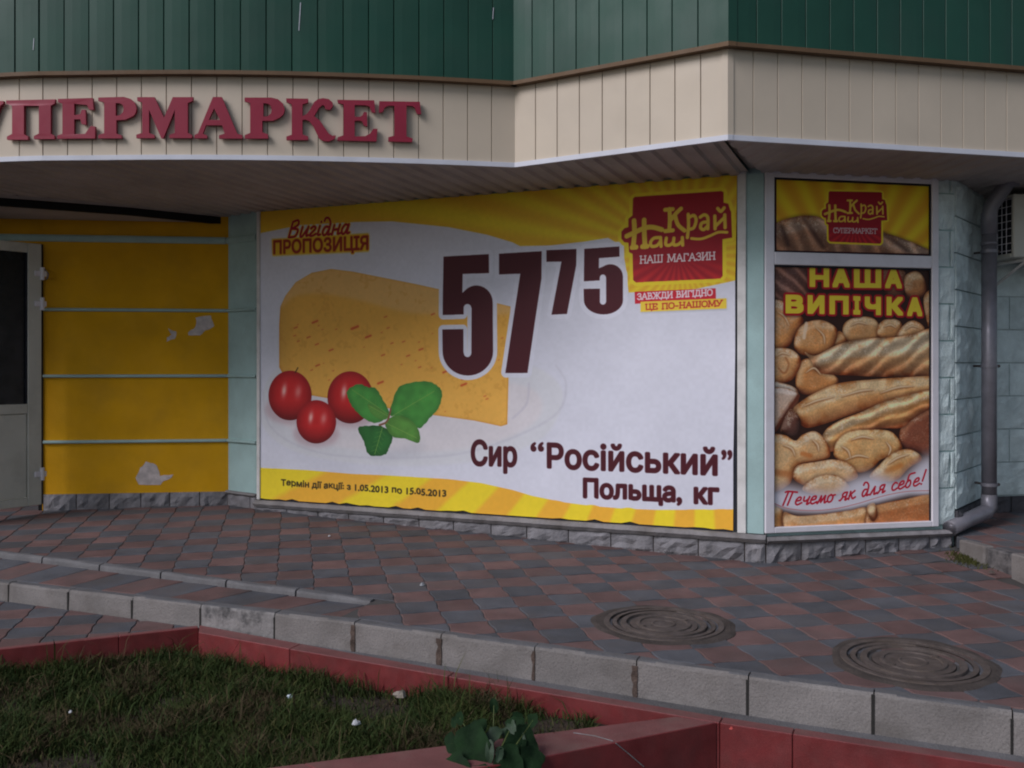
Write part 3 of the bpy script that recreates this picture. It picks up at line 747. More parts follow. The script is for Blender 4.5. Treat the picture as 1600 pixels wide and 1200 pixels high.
M['zinc'] = mat('grey drainpipe', (.25, .24, .27, 1), .42, metal=.35, var=.1, scale=9, dirt=.3, dcol=(.08, .075, .08, 1), dscale=7)
M['rubber'] = mat('dark gap filler', (.02, .022, .03, 1), .8)
M['roof'] = mat('roof felt', (.06, .06, .06, 1), .9)

def zpav(s, t):
    """height of the pavement, s along the banner wall, t out from it (WB frame)"""
    z0 = np.interp(s, [-1, 0, 3.95, 7], [-1.189, -1.189, -1.296, -1.31])
    z1 = -1.30 - .012 * (s - 2.4)
    if t >= 0: z = z0 + (z1 - z0) * min(t / 2.1, 1.3)
    else: z = z0 - .075 * t * (1 if s > 3 else .2)
    return z + EYE
TK = 2.255        # front face of the long kerb
TS = 1.90         # front face of the upper edging strip
S_END = 2.22      # where the edging strip stops
S_L, S_R = -3.2, 7.2
zkerb = lambda s: zpav(s, TK) if s > S_END else EYE - 1.30 - .009 * (S_END - s) - .004
zbot = lambda s: float(np.interp(s, [-3, 0, 2.5, 4.5, 8], [-1.437, -1.432, -1.448, -1.492, -1.50])) + EYE

# far ground: one sheet to the horizon
g = mesh_obj('ground', [(-200, -200, EYE - 1.75), (200, -200, EYE - 1.75), (200, 200, EYE - 1.75), (-200, 200, EYE - 1.75)], [(0, 1, 2, 3)], M['asphalt'])
tag(g, kind='structure')

# pavement bed under the pavers
def sheet(name, s0, s1, t0, t1, zf, m, ns=24, nt_=10, parent=None, dz=-.012):
    V, Fc = [], []
    for i in range(ns + 1):
        for j in range(nt_ + 1):
            s = s0 + (s1 - s0) * i / ns; t = t0 + (t1 - t0) * j / nt_
            V.append(WB.p(s, zf(s, t) + dz, t))
    for i in range(ns):
        for j in range(nt_):
            a = i * (nt_ + 1) + j
            Fc.append((a, a + 1, a + nt_ + 2, a + nt_ + 1))
    return mesh_obj(name, V, Fc, m, parent)
pav = empty('pavement', WB.p(1, EYE - 1.3, 1)); tag(pav, kind='structure')
sheet('bedding', S_END, S_R, -2.2, TK - .07, zpav, M['sand'], parent=pav, dz=-.0048)
sheet('bedding', S_L, S_END, -2.2, TS - .05, zpav, M['sand'], parent=pav, dz=-.0048)

# pavers: chequer of red and grey, wavy interlocking edges
TS_ = .2105
O0 = onz(714, 943.5, EYE - 1.292); e1 = Vector((.975, .222)).normalized(); e2 = Vector((-.222, .975)).normalized()
def edge_pts(i0, j0, i1, j1):
    """wavy edge between two lattice corners, the same for both pavers that share it"""
    a = Vector((i0, j0)); b = Vector((i1, j1)); d = b - a; n = Vector((-d.y, d.x))
    if (d.x + d.y) < 0:
        pts = edge_pts(i1, j1, i0, j0)
        return None
    sg = 1 if (i0 + j0) % 2 == 0 else -1
    return [a + d * f + n * (sg * h) for f, h in ((0, 0), (.2, .022), (.38, .018), (.62, -.018), (.8, -.022))]
def paver_outline(i, j):
    A = edge_pts(i, j, i + 1, j)
    B = edge_pts(i + 1, j, i + 1, j + 1)
    Cc = edge_pts(i, j + 1, i + 1, j + 1); D = edge_pts(i, j, i, j + 1)
    rev = lambda L, e: [Vector(e)] + L[:0:-1]
    return A + B + rev(Cc, (i + 1, j + 1)) + rev(D, (i, j + 1))
def clip(P, nx, ny, c):
    """keep nx*x+ny*y <= c"""
    out = []
    for k in range(len(P)):
        a, b = P[k], P[(k + 1) % len(P)]
        da, db = nx * a.x + ny * a.y - c, nx * b.x + ny * b.y - c
        if da <= 0: out.append(a)
        if (da < 0 < db) or (db < 0 < da):
            out.append(a + (b - a) * (da / (da - db)))
    return out
def paver_mesh(name, P, m, gap=.0028, zf=None, h=.05):
    """P: outline in plan, world coords relative to c; returns mesh with top, rounded rim and sides"""
    c = sum(P, Vector((0, 0))) / len(P)
    n = len(P); V = []
    ins = lambda p, g: p + (c - p).normalized() * g
    for p in P: q = ins(p, gap * .5 + .005); V.append((q.x, q.y, 0))
    for p in P: q = ins(p, gap * .5); V.append((q.x, q.y, -.004))
    for p in P: q = ins(p, gap * .5); V.append((q.x, q.y, -h))
    Fc = [tuple(range(n))]
    for k in range(n):
        Fc.append((k, n + k, n + (k + 1) % n, (k + 1) % n)); Fc.append((n + k, 2 * n + k, 2 * n + (k + 1) % n, n + (k + 1) % n))
    return V, Fc
rnd = random.Random(7)
cands = []
MH = [(onz(1037, 972, EYE - 1.3), .335, 102), (onz(1427, 1034, EYE - 1.325), .345, 130)]
for i in range(-34, 34):
    for j in range(-22, 34):
        cen = O0.to_2d() + e1 * (TS_ * (i)) + e2 * (TS_ * (j))
        s, t = WB.st(cen.x, cen.y)
        if t > TK + .1 or s < S_L or s > S_R or t < -1.9: continue
        if s < S_END + .1 and t > TS + .1: continue
        if t < -.15 and s < 3.9: continue
        u2, o2 = WR.st(cen.x, cen.y)
        if o2 < -.15 and s > 3.9 and u2 < 1.5: continue
        if cen.x > 3.02 and cen.y > 4.2: continue
        if any((cen - q[0].to_2d()).length < q[1] - .13 for q in MH): continue
        X = 800 + F * cen.x / cen.y
        vis = -60 < X < 1660
        cands.append((vis, i, j, s, t, cen))
cands.sort(key=lambda q: (not q[0], (q[5]).length))
share = {}
rest = [[], [], []]
cnt = 0
bounds = [(WB.n.x, WB.n.y, WB.A.dot(WB.n) + TK - .062, 0)]
for vis, i, j, s, t, cen in cands:
    red = (i + j) % 2 == 0
    P = [O0.to_2d() + e1 * (TS_ * (q.x - .5)) + e2 * (TS_ * (q.y - .5)) for q in paver_outline(i, j)]
    cut = False
    c_k = WB.A.dot(WB.n) + TK - .064
    c_s = WB.A.dot(WB.n) + TS - .062
    if t > TK - .25 and s >= S_END - .05:
        P2 = clip(P, WB.n.x, WB.n.y, c_k); cut |= len(P2) != len(P); P = P2
    elif t > TS - .25 and s < S_END:
        P2 = clip(P, WB.n.x, WB.n.y, c_s); cut |= len(P2) != len(P); P = P2
    if t > TS - .2 and S_END - .15 <= s < S_END + .3:
        P2 = clip(P, -WB.e.x, -WB.e.y, -(WB.A.dot(WB.e) + S_END + .003)) if t > TS else P
        cut |= len(P2) != len(P); P = P2
    if len(P) < 3: continue
    ar = abs(sum(P[k].x * P[(k + 1) % len(P)].y - P[(k + 1) % len(P)].x * P[k].y for k in range(len(P)))) / 2
    if ar < .002: continue
    z = zpav(s, t) + rnd.uniform(-.0018, .0018)
    h = .05
    gs = (zpav(s + h, t) - zpav(s - h, t)) / (2 * h); gt = (zpav(s, t + h) - zpav(s, t - h)) / (2 * h)
    grad = WB.e * gs + WB.n * gt
    grad = grad + Vector((rnd.uniform(-.006, .006), rnd.uniform(-.006, .006)))
    Mx = Matrix(((1, 0, 0, cen.x), (0, 1, 0, cen.y), (grad.x, grad.y, 1, z), (0, 0, 0, 1)))
    mt = M['red_paver'] if red else M['grey_paver']
    L = [p - cen for p in P]
    if vis and cnt < 298:
        key = (red, (i % 2), (j % 2))
        if not cut and key in share: me = share[key]
        else:
            V, Fc = paver_mesh('paver', L, mt)
            me = bpy.data.meshes.new('paver'); me.from_pydata(V, [], Fc); me.materials.append(mt)
            if not cut: share[key] = me
        link_mesh('paver', me, pav, Mx); cnt += 1
    else:
        V, Fc = paver_mesh('paver', L, mt)
        if not vis: V = V[:2 * len(L)]; Fc = Fc[:1]
        rest[0 if not red else 1].append(([tuple(Mx @ Vector(v)) for v in V], Fc))
def join(parts):
    V, Fc = [], []
    for v, f in parts:
        b = len(V); V += v; Fc += [tuple(k + b for k in q) for q in f]
    return V, Fc
V, Fc = join(rest[0]); n0 = len(Fc); V1, F1 = join(rest[1]); b = len(V)
o = mesh_obj('far_pavers', V + V1, Fc + [tuple(k + b for k in q) for q in F1], [M['grey_paver'], M['red_paver']], pav, recalc=False)
o.data.polygons.foreach_set('material_index', [0] * n0 + [1] * len(F1)); o['kind'] = 'stuff'
for p_ in o.data.polygons: pass

# strip of large pavers between the edging and the long kerb (left)
band = empty('lower_pavement_strip', WB.p(0, EYE - 1.34, 2.1)); tag(band, kind='structure')
zband = lambda s, t: (zkerb(s) - .002) + (zpav(s, TS) - .022 - zkerb(s)) * max(0, min(1, (TK - .06 - t) / (TK - .06 - TS)))
sheet('bedding', S_L, S_END, TS - .02, TK - .05, zband, M['sand'], nt_=2, parent=band, dz=-.012)
k = 0; s = S_L
while s < S_END - .02:
    s1 = min(s + .252, S_END - .004)
    sk = .10
    t0, t1 = TS + .004, TK - .066
    a0, a1 = s, s1
    P = [(a0 + sk, t0), (a0 + sk * .5, (t0 + t1) / 2), (a0, t1), (a1, t1), (a1 + sk * .5, (t0 + t1) / 2), (a1 + sk, t0)]
    P = [(min(a, S_END - .004), b_) for a, b_ in P]
    W2 = [WB.p(a, 0, b_).to_2d() for a, b_ in P]
    cen = sum(W2, Vector((0, 0))) / 6
    V, Fc = paver_mesh('paver', [q - cen for q in W2], None)
    gs = -.0
    mesh_obj('paver', [(v[0] + cen.x, v[1] + cen.y, v[2] + zband((s + s1) / 2, WB.st(v[0] + cen.x, v[1] + cen.y)[1])) for v in V], Fc, M['red_paver'] if k % 2 else M['grey_paver'], band)
    s = s1; k += 1

# ------------------------------------------------------------------ kerbs: every stone its own piece
def kerb_stone(parent, s0, s1, tf, wid, z0t, z1t, z0b, z1b, m, rnd_, gap=.006, lab=None, bev=.012):
    s0 += gap / 2; s1 -= gap / 2
    n = 6; V, Fc = [], []
    prof = [(tf - wid, -1), (tf - wid, 0.), (tf - bev * 1.2, 0.), (tf - bev * .3, -.35 * bev), (tf, -bev * 1.3), (tf + .002, -1)]
    for i in range(n + 1):
        f = i / n; s = s0 + (s1 - s0) * f
        zt = z0t + (z1t - z0t) * f; zb = z0b + (z1b - z0b) * f - .03
        for (t, h) in prof:
            z = zb if h == -1 else zt + h
            j = (noise.noise(Vector((s * 9, t * 30, z * 20))) * .0035)
            V.append(WB.p(s, z + (j if h != -1 else 0), t + (j if h != 0 else 0)))
    q = len(prof)
    for i in range(n):
        for k_ in range(q - 1):
            Fc.append((i * q + k_, i * q + k_ + 1, (i + 1) * q + k_ + 1, (i + 1) * q + k_))
    Fc.append(tuple(range(q))); Fc.append(tuple(n * q + k_ for k_ in range(q))[::-1])
    o = mesh_obj('kerb_stone', V, Fc, [m, M['kerb_top']], parent)
    for fc in o.data.polygons:
        if fc.normal.z > .93: fc.material_index = 1
    if lab: o['label'] = lab
    return o
kerb = empty('kerb', WB.p(2, EYE - 1.35, TK)); tag(kerb, 'long pale concrete kerb stepping down from the pavement to the lawn side', 'kerb')
sh = lambda px, py: WB.st(*onz(px, py, EYE - 1.31).to_2d())[0]
js = []
s = WB.st(1.004, 4.07)[0]
js = [s - .487 * k_ for k_ in range(16, 0, -1)] + [s + .497 * k_ for k_ in range(0, 6)]
kr = random.Random(3)
for k_, (a, b_) in enumerate(zip(js[:-1], js[1:])):
    dz = kr.uniform(-.003, .003)
    worn = abs((a + b_) / 2 - sh(378, 965)) < .24
    kerb_stone(kerb, a, b_, TK, .06, zkerb(a + .01) + dz, zkerb(b_ - .01) + dz, zbot(a), zbot(b_), M['kerb_worn'] if worn else M['kerb'], kr,
               lab='kerb stone with a crumbling black-stained face' if worn else None)
    # dirt packed in the joint
    w_ = kr.choice([.016, .026, .036, .03]) if sh(500, 970) < a < sh(1120, 1045) else kr.choice([.009, .012])
    zt_, zb_ = zkerb(a) - .006 - kr.uniform(0, .02), zbot(a) - .01
    of_ = TK + (.0065 if w_ > .013 else .003); n_ = 7; V = []
    for i_ in range(n_ + 1):
        z_ = zb_ + (zt_ - zb_) * i_ / n_; g_ = kr.uniform(.45, 1.15) if w_ > .013 else 1
        V += [WB.p(a - w_ * .85 * g_, z_, TK - .03), WB.p(a - w_ * .85 * g_, z_, of_), WB.p(a + w_ * .2 * g_, z_, of_), WB.p(a + w_ * .2 * g_, z_, TK - .03)]
    BX = [tuple(i_ * 4 + q for q in (k2, (k2 + 1) % 4)) + tuple((i_ + 1) * 4 + q for q in ((k2 + 1) % 4, k2)) for i_ in range(n_) for k2 in range(4)] + [(0, 1, 2, 3), tuple(n_ * 4 + q for q in (3, 2, 1, 0))]
    mesh_obj('joint_filler', V, BX, M['rust_dirt'] if w_ > .013 else M['tar'], kerb)
# edging strip of the upper pavement
strip = empty('edging_strip', WB.p(0, EYE - 1.28, TS)); tag(strip, 'thin raised concrete edging between the chequered pavers and the paver strip on the left', 'edging')
js2 = [S_END - .49 * k_ for k_ in range(11, -1, -1)]
ztop = lambda s_: zpav(s_, TS - .03) + .004 + .008 * min(1, (S_END - s_) / .6)
for a, b_ in zip(js2[:-1], js2[1:]):
    kerb_stone(strip, a, b_, TS, .045, ztop(a), ztop(b_), zband(a, TS) - .02, zband(b_, TS) - .02, M['kerb_strip'], kr, gap=.012, bev=.012)

# gutter strip, lower pavement at the left
BED = EYE - 1.59     # lawn level
ZR = lambda s_: zbot(s_) + .002
gut = sheet('gutter', 1.75, S_R, TK - .03, TK + .10, lambda s_, t_: zbot(s_) - .004, M['gutter'], nt_=2, dz=0.)
tag(gut, kind='structure')
# ------------------------------------------------------------------ lower pavement at the far left, red granite borders, beds
PLA, PLe = Vector((-2.564, 4.808)), Vector((.9135, .4069))
PL = Plane(PLA, PLe)
COR = Vector((-1.697, 5.195))
low = empty('lower_pavement', (-2.3, 5.2, EYE - 1.44)); tag(low, kind='structure')
ZLOW = EYE - 1.437
V = [WB.p(-3.2, ZLOW - .01, TK), WB.p(1.32, ZLOW - .01, TK), PL.p(.93, ZLOW - .01, -.01), PL.p(-3., ZLOW - .01, -.01)]
mesh_obj('bedding', V, [(0, 1, 2, 3)], M['sand'], low)
for i in range(-34, 10):
    for j in range(-12, 12):
        cen = O0.to_2d() + e1 * (TS_ * (i + .4)) + e2 * (TS_ * (j + .3))
        s, t = WB.st(cen.x, cen.y); u, o_ = PL.st(cen.x, cen.y)
        if t < TK - .1 or o_ > .1 or s < -1.6 or s > 1.6: continue
        P = [O0.to_2d() + e1 * (TS_ * (q.x - .1)) + e2 * (TS_ * (q.y - .2)) for q in paver_outline(i, j)]
        P = clip(P, -WB.n.x, -WB.n.y, -(WB.A.dot(WB.n) + TK + .004))
        P = clip(P, PL.n.x, PL.n.y, PL.A.dot(PL.n) + .004) if len(P) > 2 else P
        if len(P) < 3: continue
        V, Fc = paver_mesh('paver', [p - cen for p in P], None)
        mesh_obj('paver', [(v[0] + cen.x, v[1] + cen.y, v[2] + ZLOW) for v in V], Fc, M['red_paver'] if (i + j) % 2 == 0 else M['grey_paver'], low)

def border(parent, P0, P1, Q0, Q1, zt0, zt1, zb, n, joint=.0025, name='granite_slab', top=.9, labels=None, front=True, face_h=None):
    """run of slabs between a back edge P0-P1 and a front edge Q0-Q1 (plan points)"""
    for k in range(n):
        a, b = k / n, (k + 1) / n
        L = (Vector(P1) - Vector(P0)).length
        a += joint / L / 2; b -= joint / L / 2
        f = lambda A, B, t: Vector(A).lerp(Vector(B), t)
        p0, p1, q0, q1 = f(P0, P1, a), f(P0, P1, b), f(Q0, Q1, a), f(Q0, Q1, b)
        z0, z1 = zt0 + (zt1 - zt0) * a, zt0 + (zt1 - zt0) * b
        V = [(p0.x, p0.y, zb), (p1.x, p1.y, zb), (q1.x, q1.y, zb), (q0.x, q0.y, zb), (p0.x, p0.y, z0), (p1.x, p1.y, z1), (q1.x, q1.y, z1), (q0.x, q0.y, z0)]
        o = mesh_obj(name, V, BOXF, [M['granite'], M['granite_top']], parent, bevel=.003)
        for fc in o.data.polygons:
            if fc.normal.z > .9: fc.material_index = 1
w2 = lambda s, t: WB.p(s, 0, t).to_2d()
zr = lambda s: EYE + float(np.interp(s, [1.3, 2.95, 4.13, 5.3, 7.3], [-1.42, -1.45, -1.48, -1.49, -1.50]))
ZB = EYE - 2.0
b1 = empty('lawn_border', WB.p(2.7, EYE - 1.5, 2.38)); tag(b1, 'red granite lawn border running along the foot of the long kerb', 'border', 'red granite borders of the planting beds')
TF = 2.415
sC = WB.st(COR.x, COR.y)[0]
border(b1, w2(sC, 2.262), w2(2.05, 2.298), w2(sC + .09, TF - .04), w2(2.05, TF - .02), zr(sC), zr(2.05), ZB, 1)
border(b1, w2(2.05, 2.298), w2(2.95, 2.345), w2(2.05, TF - .02), w2(2.95, TF), zr(2.05), zr(2.95), ZB, 1)
border(b1, w2(2.95, 2.345), w2(4.20, 2.345), w2(2.95, TF), w2(4.20, TF), zr(2.95), zr(4.20), ZB, 1)
border(b1, w2(4.20, 2.345), w2(4.49, 2.345), w2(4.20, TF), w2(4.49, TF), zr(4.20), zr(4.49), ZB, 1)
border(b1, w2(4.49, 2.345), w2(7.0, 2.345), w2(4.49, TF), w2(7.0, TF), zr(4.49), zr(7.0), ZB, 3)
b2 = empty('lawn_border', (-2.3, 4.9, EYE - 1.5)); tag(b2, 'red granite lawn border going off to the left beside the lower pavement', 'border', 'red granite borders of the planting beds')
lq = lambda u, o_: PL.p(u, 0, o_).to_2d()
uC = PL.st(COR.x, COR.y)[0]
border(b2, lq(uC - .004, 0), lq(uC - .40, 0), lq(uC - .004, .045), lq(uC - .40, .045), EYE - 1.42, EYE - 1.421, ZB, 1)
border(b2, lq(uC - .40, 0), lq(-2.2, 0), lq(uC - .40, .045), lq(-2.2, .045), EYE - 1.421, EYE - 1.43, ZB, 3)
b3 = empty('lawn_border', (.4, 3.75, EYE - 1.5)); tag(b3, 'wide red granite border slanting from the kerb to the leafy weed', 'border', 'red granite borders of the planting beds')
J = w2(4.19, TF + .003)
Bk = Vector((-.953, -.303)); Fk = Vector((-.905, -.425))
Jb = w2(4.02, TF + .003)
border(b3, Jb, Jb + Bk * .86, J, J + Fk * .86, zr(4.1) + .0, zr(4.1) - .002, ZB, 1)
border(b3, Jb + Bk * .86, Jb + Bk * 2.2, J + Fk * .86, J + Fk * 2.2 + Vector((0, .1)), zr(4.1) - .002, zr(4.1) - .004, ZB, 2)
# two hairline cracks with pale filler in the slanting border
crk = lambda pts, nm: mesh_obj('mortar_line', *tube_mesh(pts, .0022, 5), M['stone_cap'], b3)
za = zr(4.1) + .0005
fq = lambda x, y: onz(x, y, za)
crk([fq(896, 1145), fq(930, 1150), fq(958, 1158)], 'a')
fplane = Plane(J, -Fk)
def onf(px, py):
    u, z = fplane.uz(px, py, .0015); return fplane.p(u, z, .0015)
crk([onf(962, 1161), onf(985, 1180), onf(1006, 1198)], 'b')
# soil of both beds
LB = EYE - 1.575
def lawn_z(x, y):
    return LB + .025 * noise.noise(Vector((x * 1.3, y * 1.3, 0))) + .012 * noise.noise(Vector((x * 5, y * 5, 2)))
nx, ny = 120, 88
V, Fc = [], []
for i in range(nx + 1):
    for j in range(ny + 1):
        x = -4.3 + 7.6 * i / nx; y = 1.2 + 4.2 * j / ny
        z = lawn_z(x, y) - .36 * max(0, min(1, 1.0 - ((x - J.x) * Fk.y - (y - J.y) * Fk.x) / .09))
        V.append((x, y, z))
for i in range(nx):
    for j in range(ny):
        a = i * (ny + 1) + j
        cx, cy = V[a][0] + .03, V[a][1] + .025
        if WB.st(cx, cy)[1] < TK + .02 or PL.st(cx, cy)[1] < -.1: continue
        Fc.append((a, a + ny + 1, a + ny + 2, a + 1))
so_ = mesh_obj('lawn_soil', V, Fc, M['soil'], smooth=True); tag(so_, kind='structure')

# ------------------------------------------------------------------ grass: blades of the lawn, one mass nobody could count
def in_lawn(x, y):
    s, t = WB.st(x, y)
    if t < TF + .012 or PL.st(x, y)[1] < .055: return False
    # left of the slanting border
    d = Vector((x, y)) - Jb
    cr = Bk.x * d.y - Bk.y * d.x
    return cr < -.004 and y > 2.6
gr = np.random.RandomState(5)
BARE = onz(458, 1168, LB).to_2d()
bl = []
gv, gf, gi = [], [], []
tries = 0
dens = lambda x, y: .12 + 1.1 * max(0, min(1, .62 + 1.5 * noise.noise(Vector((x * 2.6, y * 2.6, 7)))))
N = 0
while N < 62000 and tries < 400000:
    tries += 1
    y = gr.uniform(3.1, 5.2); x = gr.uniform(-.62 * y, .35)
    s_, t_ = WB.st(x, y)
    if not in_lawn(x, y): continue
    dn = dens(x, y)
    dn *= min(1, .12 + 4. * (Vector((x, y)) - BARE).length ** 1.5 * 4)
    if gr.rand() > dn: continue
    edge = min(t_ - TF, PL.st(x, y)[1])
    hh = (.026 + .042 * dn) * gr.uniform(.5, 1.35)
    if edge < .12: hh *= 1.3
    if gr.rand() < .018: hh *= gr.uniform(1.7, 2.6)
    wd = gr.choice([.0014, .002, .003, .0045], p=[.3, .35, .25, .1])
    a = gr.uniform(0, 6.283); lean = gr.uniform(.1, 1.1) * hh; la = gr.uniform(0, 6.283)
    z = lawn_z(x, y) - .004
    cx, cy = math.cos(a) * wd, math.sin(a) * wd
    lx, ly = math.cos(la) * lean, math.sin(la) * lean
    b = len(gv)
    gv += [(x - cx, y - cy, z), (x + cx, y + cy, z), (x + cx * .8 + lx * .35, y + cy * .8 + ly * .35, z + hh * .62), (x - cx * .8 + lx * .35, y - cy * .8 + ly * .35, z + hh * .62), (x + lx, y + ly, z + hh * gr.uniform(.8, 1))]
    gf += [(b, b + 1, b + 2, b + 3), (b + 3, b + 2, b + 4)]
    k = 0 if gr.rand() < .78 else (1 if gr.rand() < .72 else 2)
    if noise.noise(Vector((x * 3, y * 3, 3))) > .12 and gr.rand() < .6: k = 2
    gi += [k, k]
    N += 1
M['grass'] = mat('grass blade', (.042, .062, .014, 1), .8, var=.3, scale=7, col2=(.024, .044, .011, 1), spec=.2)
M['grass_yellow'] = mat('yellowing blade', (.085, .088, .026, 1), .75, var=.2, scale=6, spec=.2)
M['grass_dry'] = mat('dry blade', (.10, .075, .042, 1), .85, var=.2, scale=6, spec=.1)
go = mesh_obj('grass', gv, gf, [M['grass'], M['grass_yellow'], M['grass_dry']], recalc=False)
go.data.polygons.foreach_set('material_index', gi)
tag(go, 'short patchy green grass with dry tufts in the bed', 'grass', kind='stuff')

# ------------------------------------------------------------------ leafy weed in front of the slanting border
M['leaf'] = mat('broad leaf', (.013, .034, .012, 1), .8, var=.2, scale=16, col2=(.008, .020, .008, 1), bump=.4, bscale=60, spec=.12)
M['leaf_pale'] = mat('pale leaf underside', (.034, .060, .032, 1), .6, var=.12, scale=18, bump=.3, bscale=60)
M['stem'] = mat('green stem', (.12, .16, .05, 1), .6)
weed = empty('leafy_weed', at(768, 1215, 3.60)); tag(weed, 'dark broad-leaved weed at the lawn edge before the slanting red border', 'plant')
def leaf(parent, c, rx, ry, rot, tilt, yaw, m, cup=.25, lobes=0., seed=1):
    """leaf blade: c centre, rx/ry half sizes in metres, rot in its plane, tilt back from upright"""
    n, rings = 18, 4
    V, Fc = [(0, 0, 0)], []
    rr = random.Random(seed)
    ph = rr.uniform(0, 6)
    for k in range(1, rings + 1):
        f = k / rings
        for i in range(n):
            a = 2 * math.pi * i / n
            r = 1 + lobes * math.sin(5 * a + ph) * f + .06 * math.sin(9 * a + ph * 2) * f
            x, y = rx * f * r * math.cos(a), ry * f * r * math.sin(a) * (1.12 if math.sin(a) < 0 else 1)
            zc = cup * (abs(x) * 1.0) + cup * .7 * (y * y / max(ry, .001)) * -1 + .12 * rx * math.sin(3 * a + ph) * f * f
            V.append((x, y, zc))
    for i in range(n): Fc.append((0, 1 + i, 1 + (i + 1) % n))
    for k in range(rings - 1):
        for i in range(n):
            a, b = 1 + k * n + i, 1 + k * n + (i + 1) % n
            Fc.append((a, a + n, b + n, b))
    Mx = Matrix.Translation(c) @ Matrix.Rotation(yaw, 4, 'Z') @ Matrix.Rotation(R(90) - tilt, 4, 'X') @ Matrix.Rotation(rot, 4, 'Z')
    o = mesh_obj('leaf', [Mx @ Vector(v) for v in V], Fc, m, parent, smooth=True, recalc=False)
    # midrib
    rib = [Mx @ Vector((0, ry * q, cup * -.7 * (q * q * ry) + .0015)) for q in (-1., -.5, 0, .5, .9)]
    mesh_obj('midrib', *tube_mesh(rib, [.0022, .002, .0017, .0013, .0006], 5), M['stem'], o)
    return o
px = lambda r_, d: r_ * d / F
LV = [(772, 1099, 3.80, 9, 13, .1, .3, .2, 'leaf', .02), (771, 1148, 3.66, 15, 21, -.5, .9, -.3, 'leaf_pale', .05), (792, 1142, 3.68, 13, 8, .4, .6, .5, 'leaf_pale', .03),
      (736, 1168, 3.60, 36, 48, .25, .5, -.30, 'leaf', .10), (814, 1166, 3.62, 36, 46, -.5, .55, .35, 'leaf', .10), (712, 1200, 3.54, 24, 34, .9, .6, -.5, 'leaf', .09),
      (836, 1184, 3.58, 26, 24, -.8, .7, .5, 'leaf', .10), (795, 1196, 3.55, 30, 40, -.15, .4, .1, 'leaf', .08), (714, 1119, 3.75, 9, 12, .3, .5, -.4, 'leaf', .02),
      (748, 1132, 3.70, 16, 12, 1., .9, 0, 'leaf', .05), (765, 1172, 3.56, 9, 20, .1, .4, -.2, 'leaf_pale', .02), (812, 1122, 3.72, 14, 16, -.5, .7, .5, 'leaf', .06), (745, 1215, 3.50, 34, 24, .2, .8, 0, 'leaf', .08), (700, 1160, 3.66, 14, 22, .7, .5, -.6, 'leaf', .06)]
base = Vector((at(768, 1215, 3.60).x, 3.62, lawn_z(-.08, 3.62)))
rl_ = random.Random(12)
LV = [(768 + (a - 768) * .92, 1205 + (b - 1205) * .97, d, rx * .80, ry * .84, r1, t1, y1, m_, lo) for a, b, d, rx, ry, r1, t1, y1, m_, lo in LV]
for _ in range(16):
    LV.append((rl_.uniform(705, 845), rl_.uniform(1125, 1205), rl_.uniform(3.5, 3.74), rl_.uniform(5, 12), rl_.uniform(8, 17), rl_.uniform(-1.4, 1.4), rl_.uniform(.3, 1.1), rl_.uniform(-.8, .8), rl_.choice(['leaf', 'leaf', 'leaf', 'leaf_pale']), .07))
for k_, (lx, ly, d, rx, ry, rot, tilt, yaw, mt, lo) in enumerate(LV):
    c = at(lx, ly, d)
    leaf(weed, c, px(rx, d), px(ry, d), rot, tilt, yaw, M[mt], lobes=lo, seed=k_)
    mid = base.lerp(c, .55) + Vector((rl_.uniform(-.01, .01), .01, .015))
    mesh_obj('stem', *tube_mesh([base + Vector((rl_.uniform(-.012, .012), 0, 0)), mid, c], [.0032, .0024, .0012], 6), M['stem'], weed)

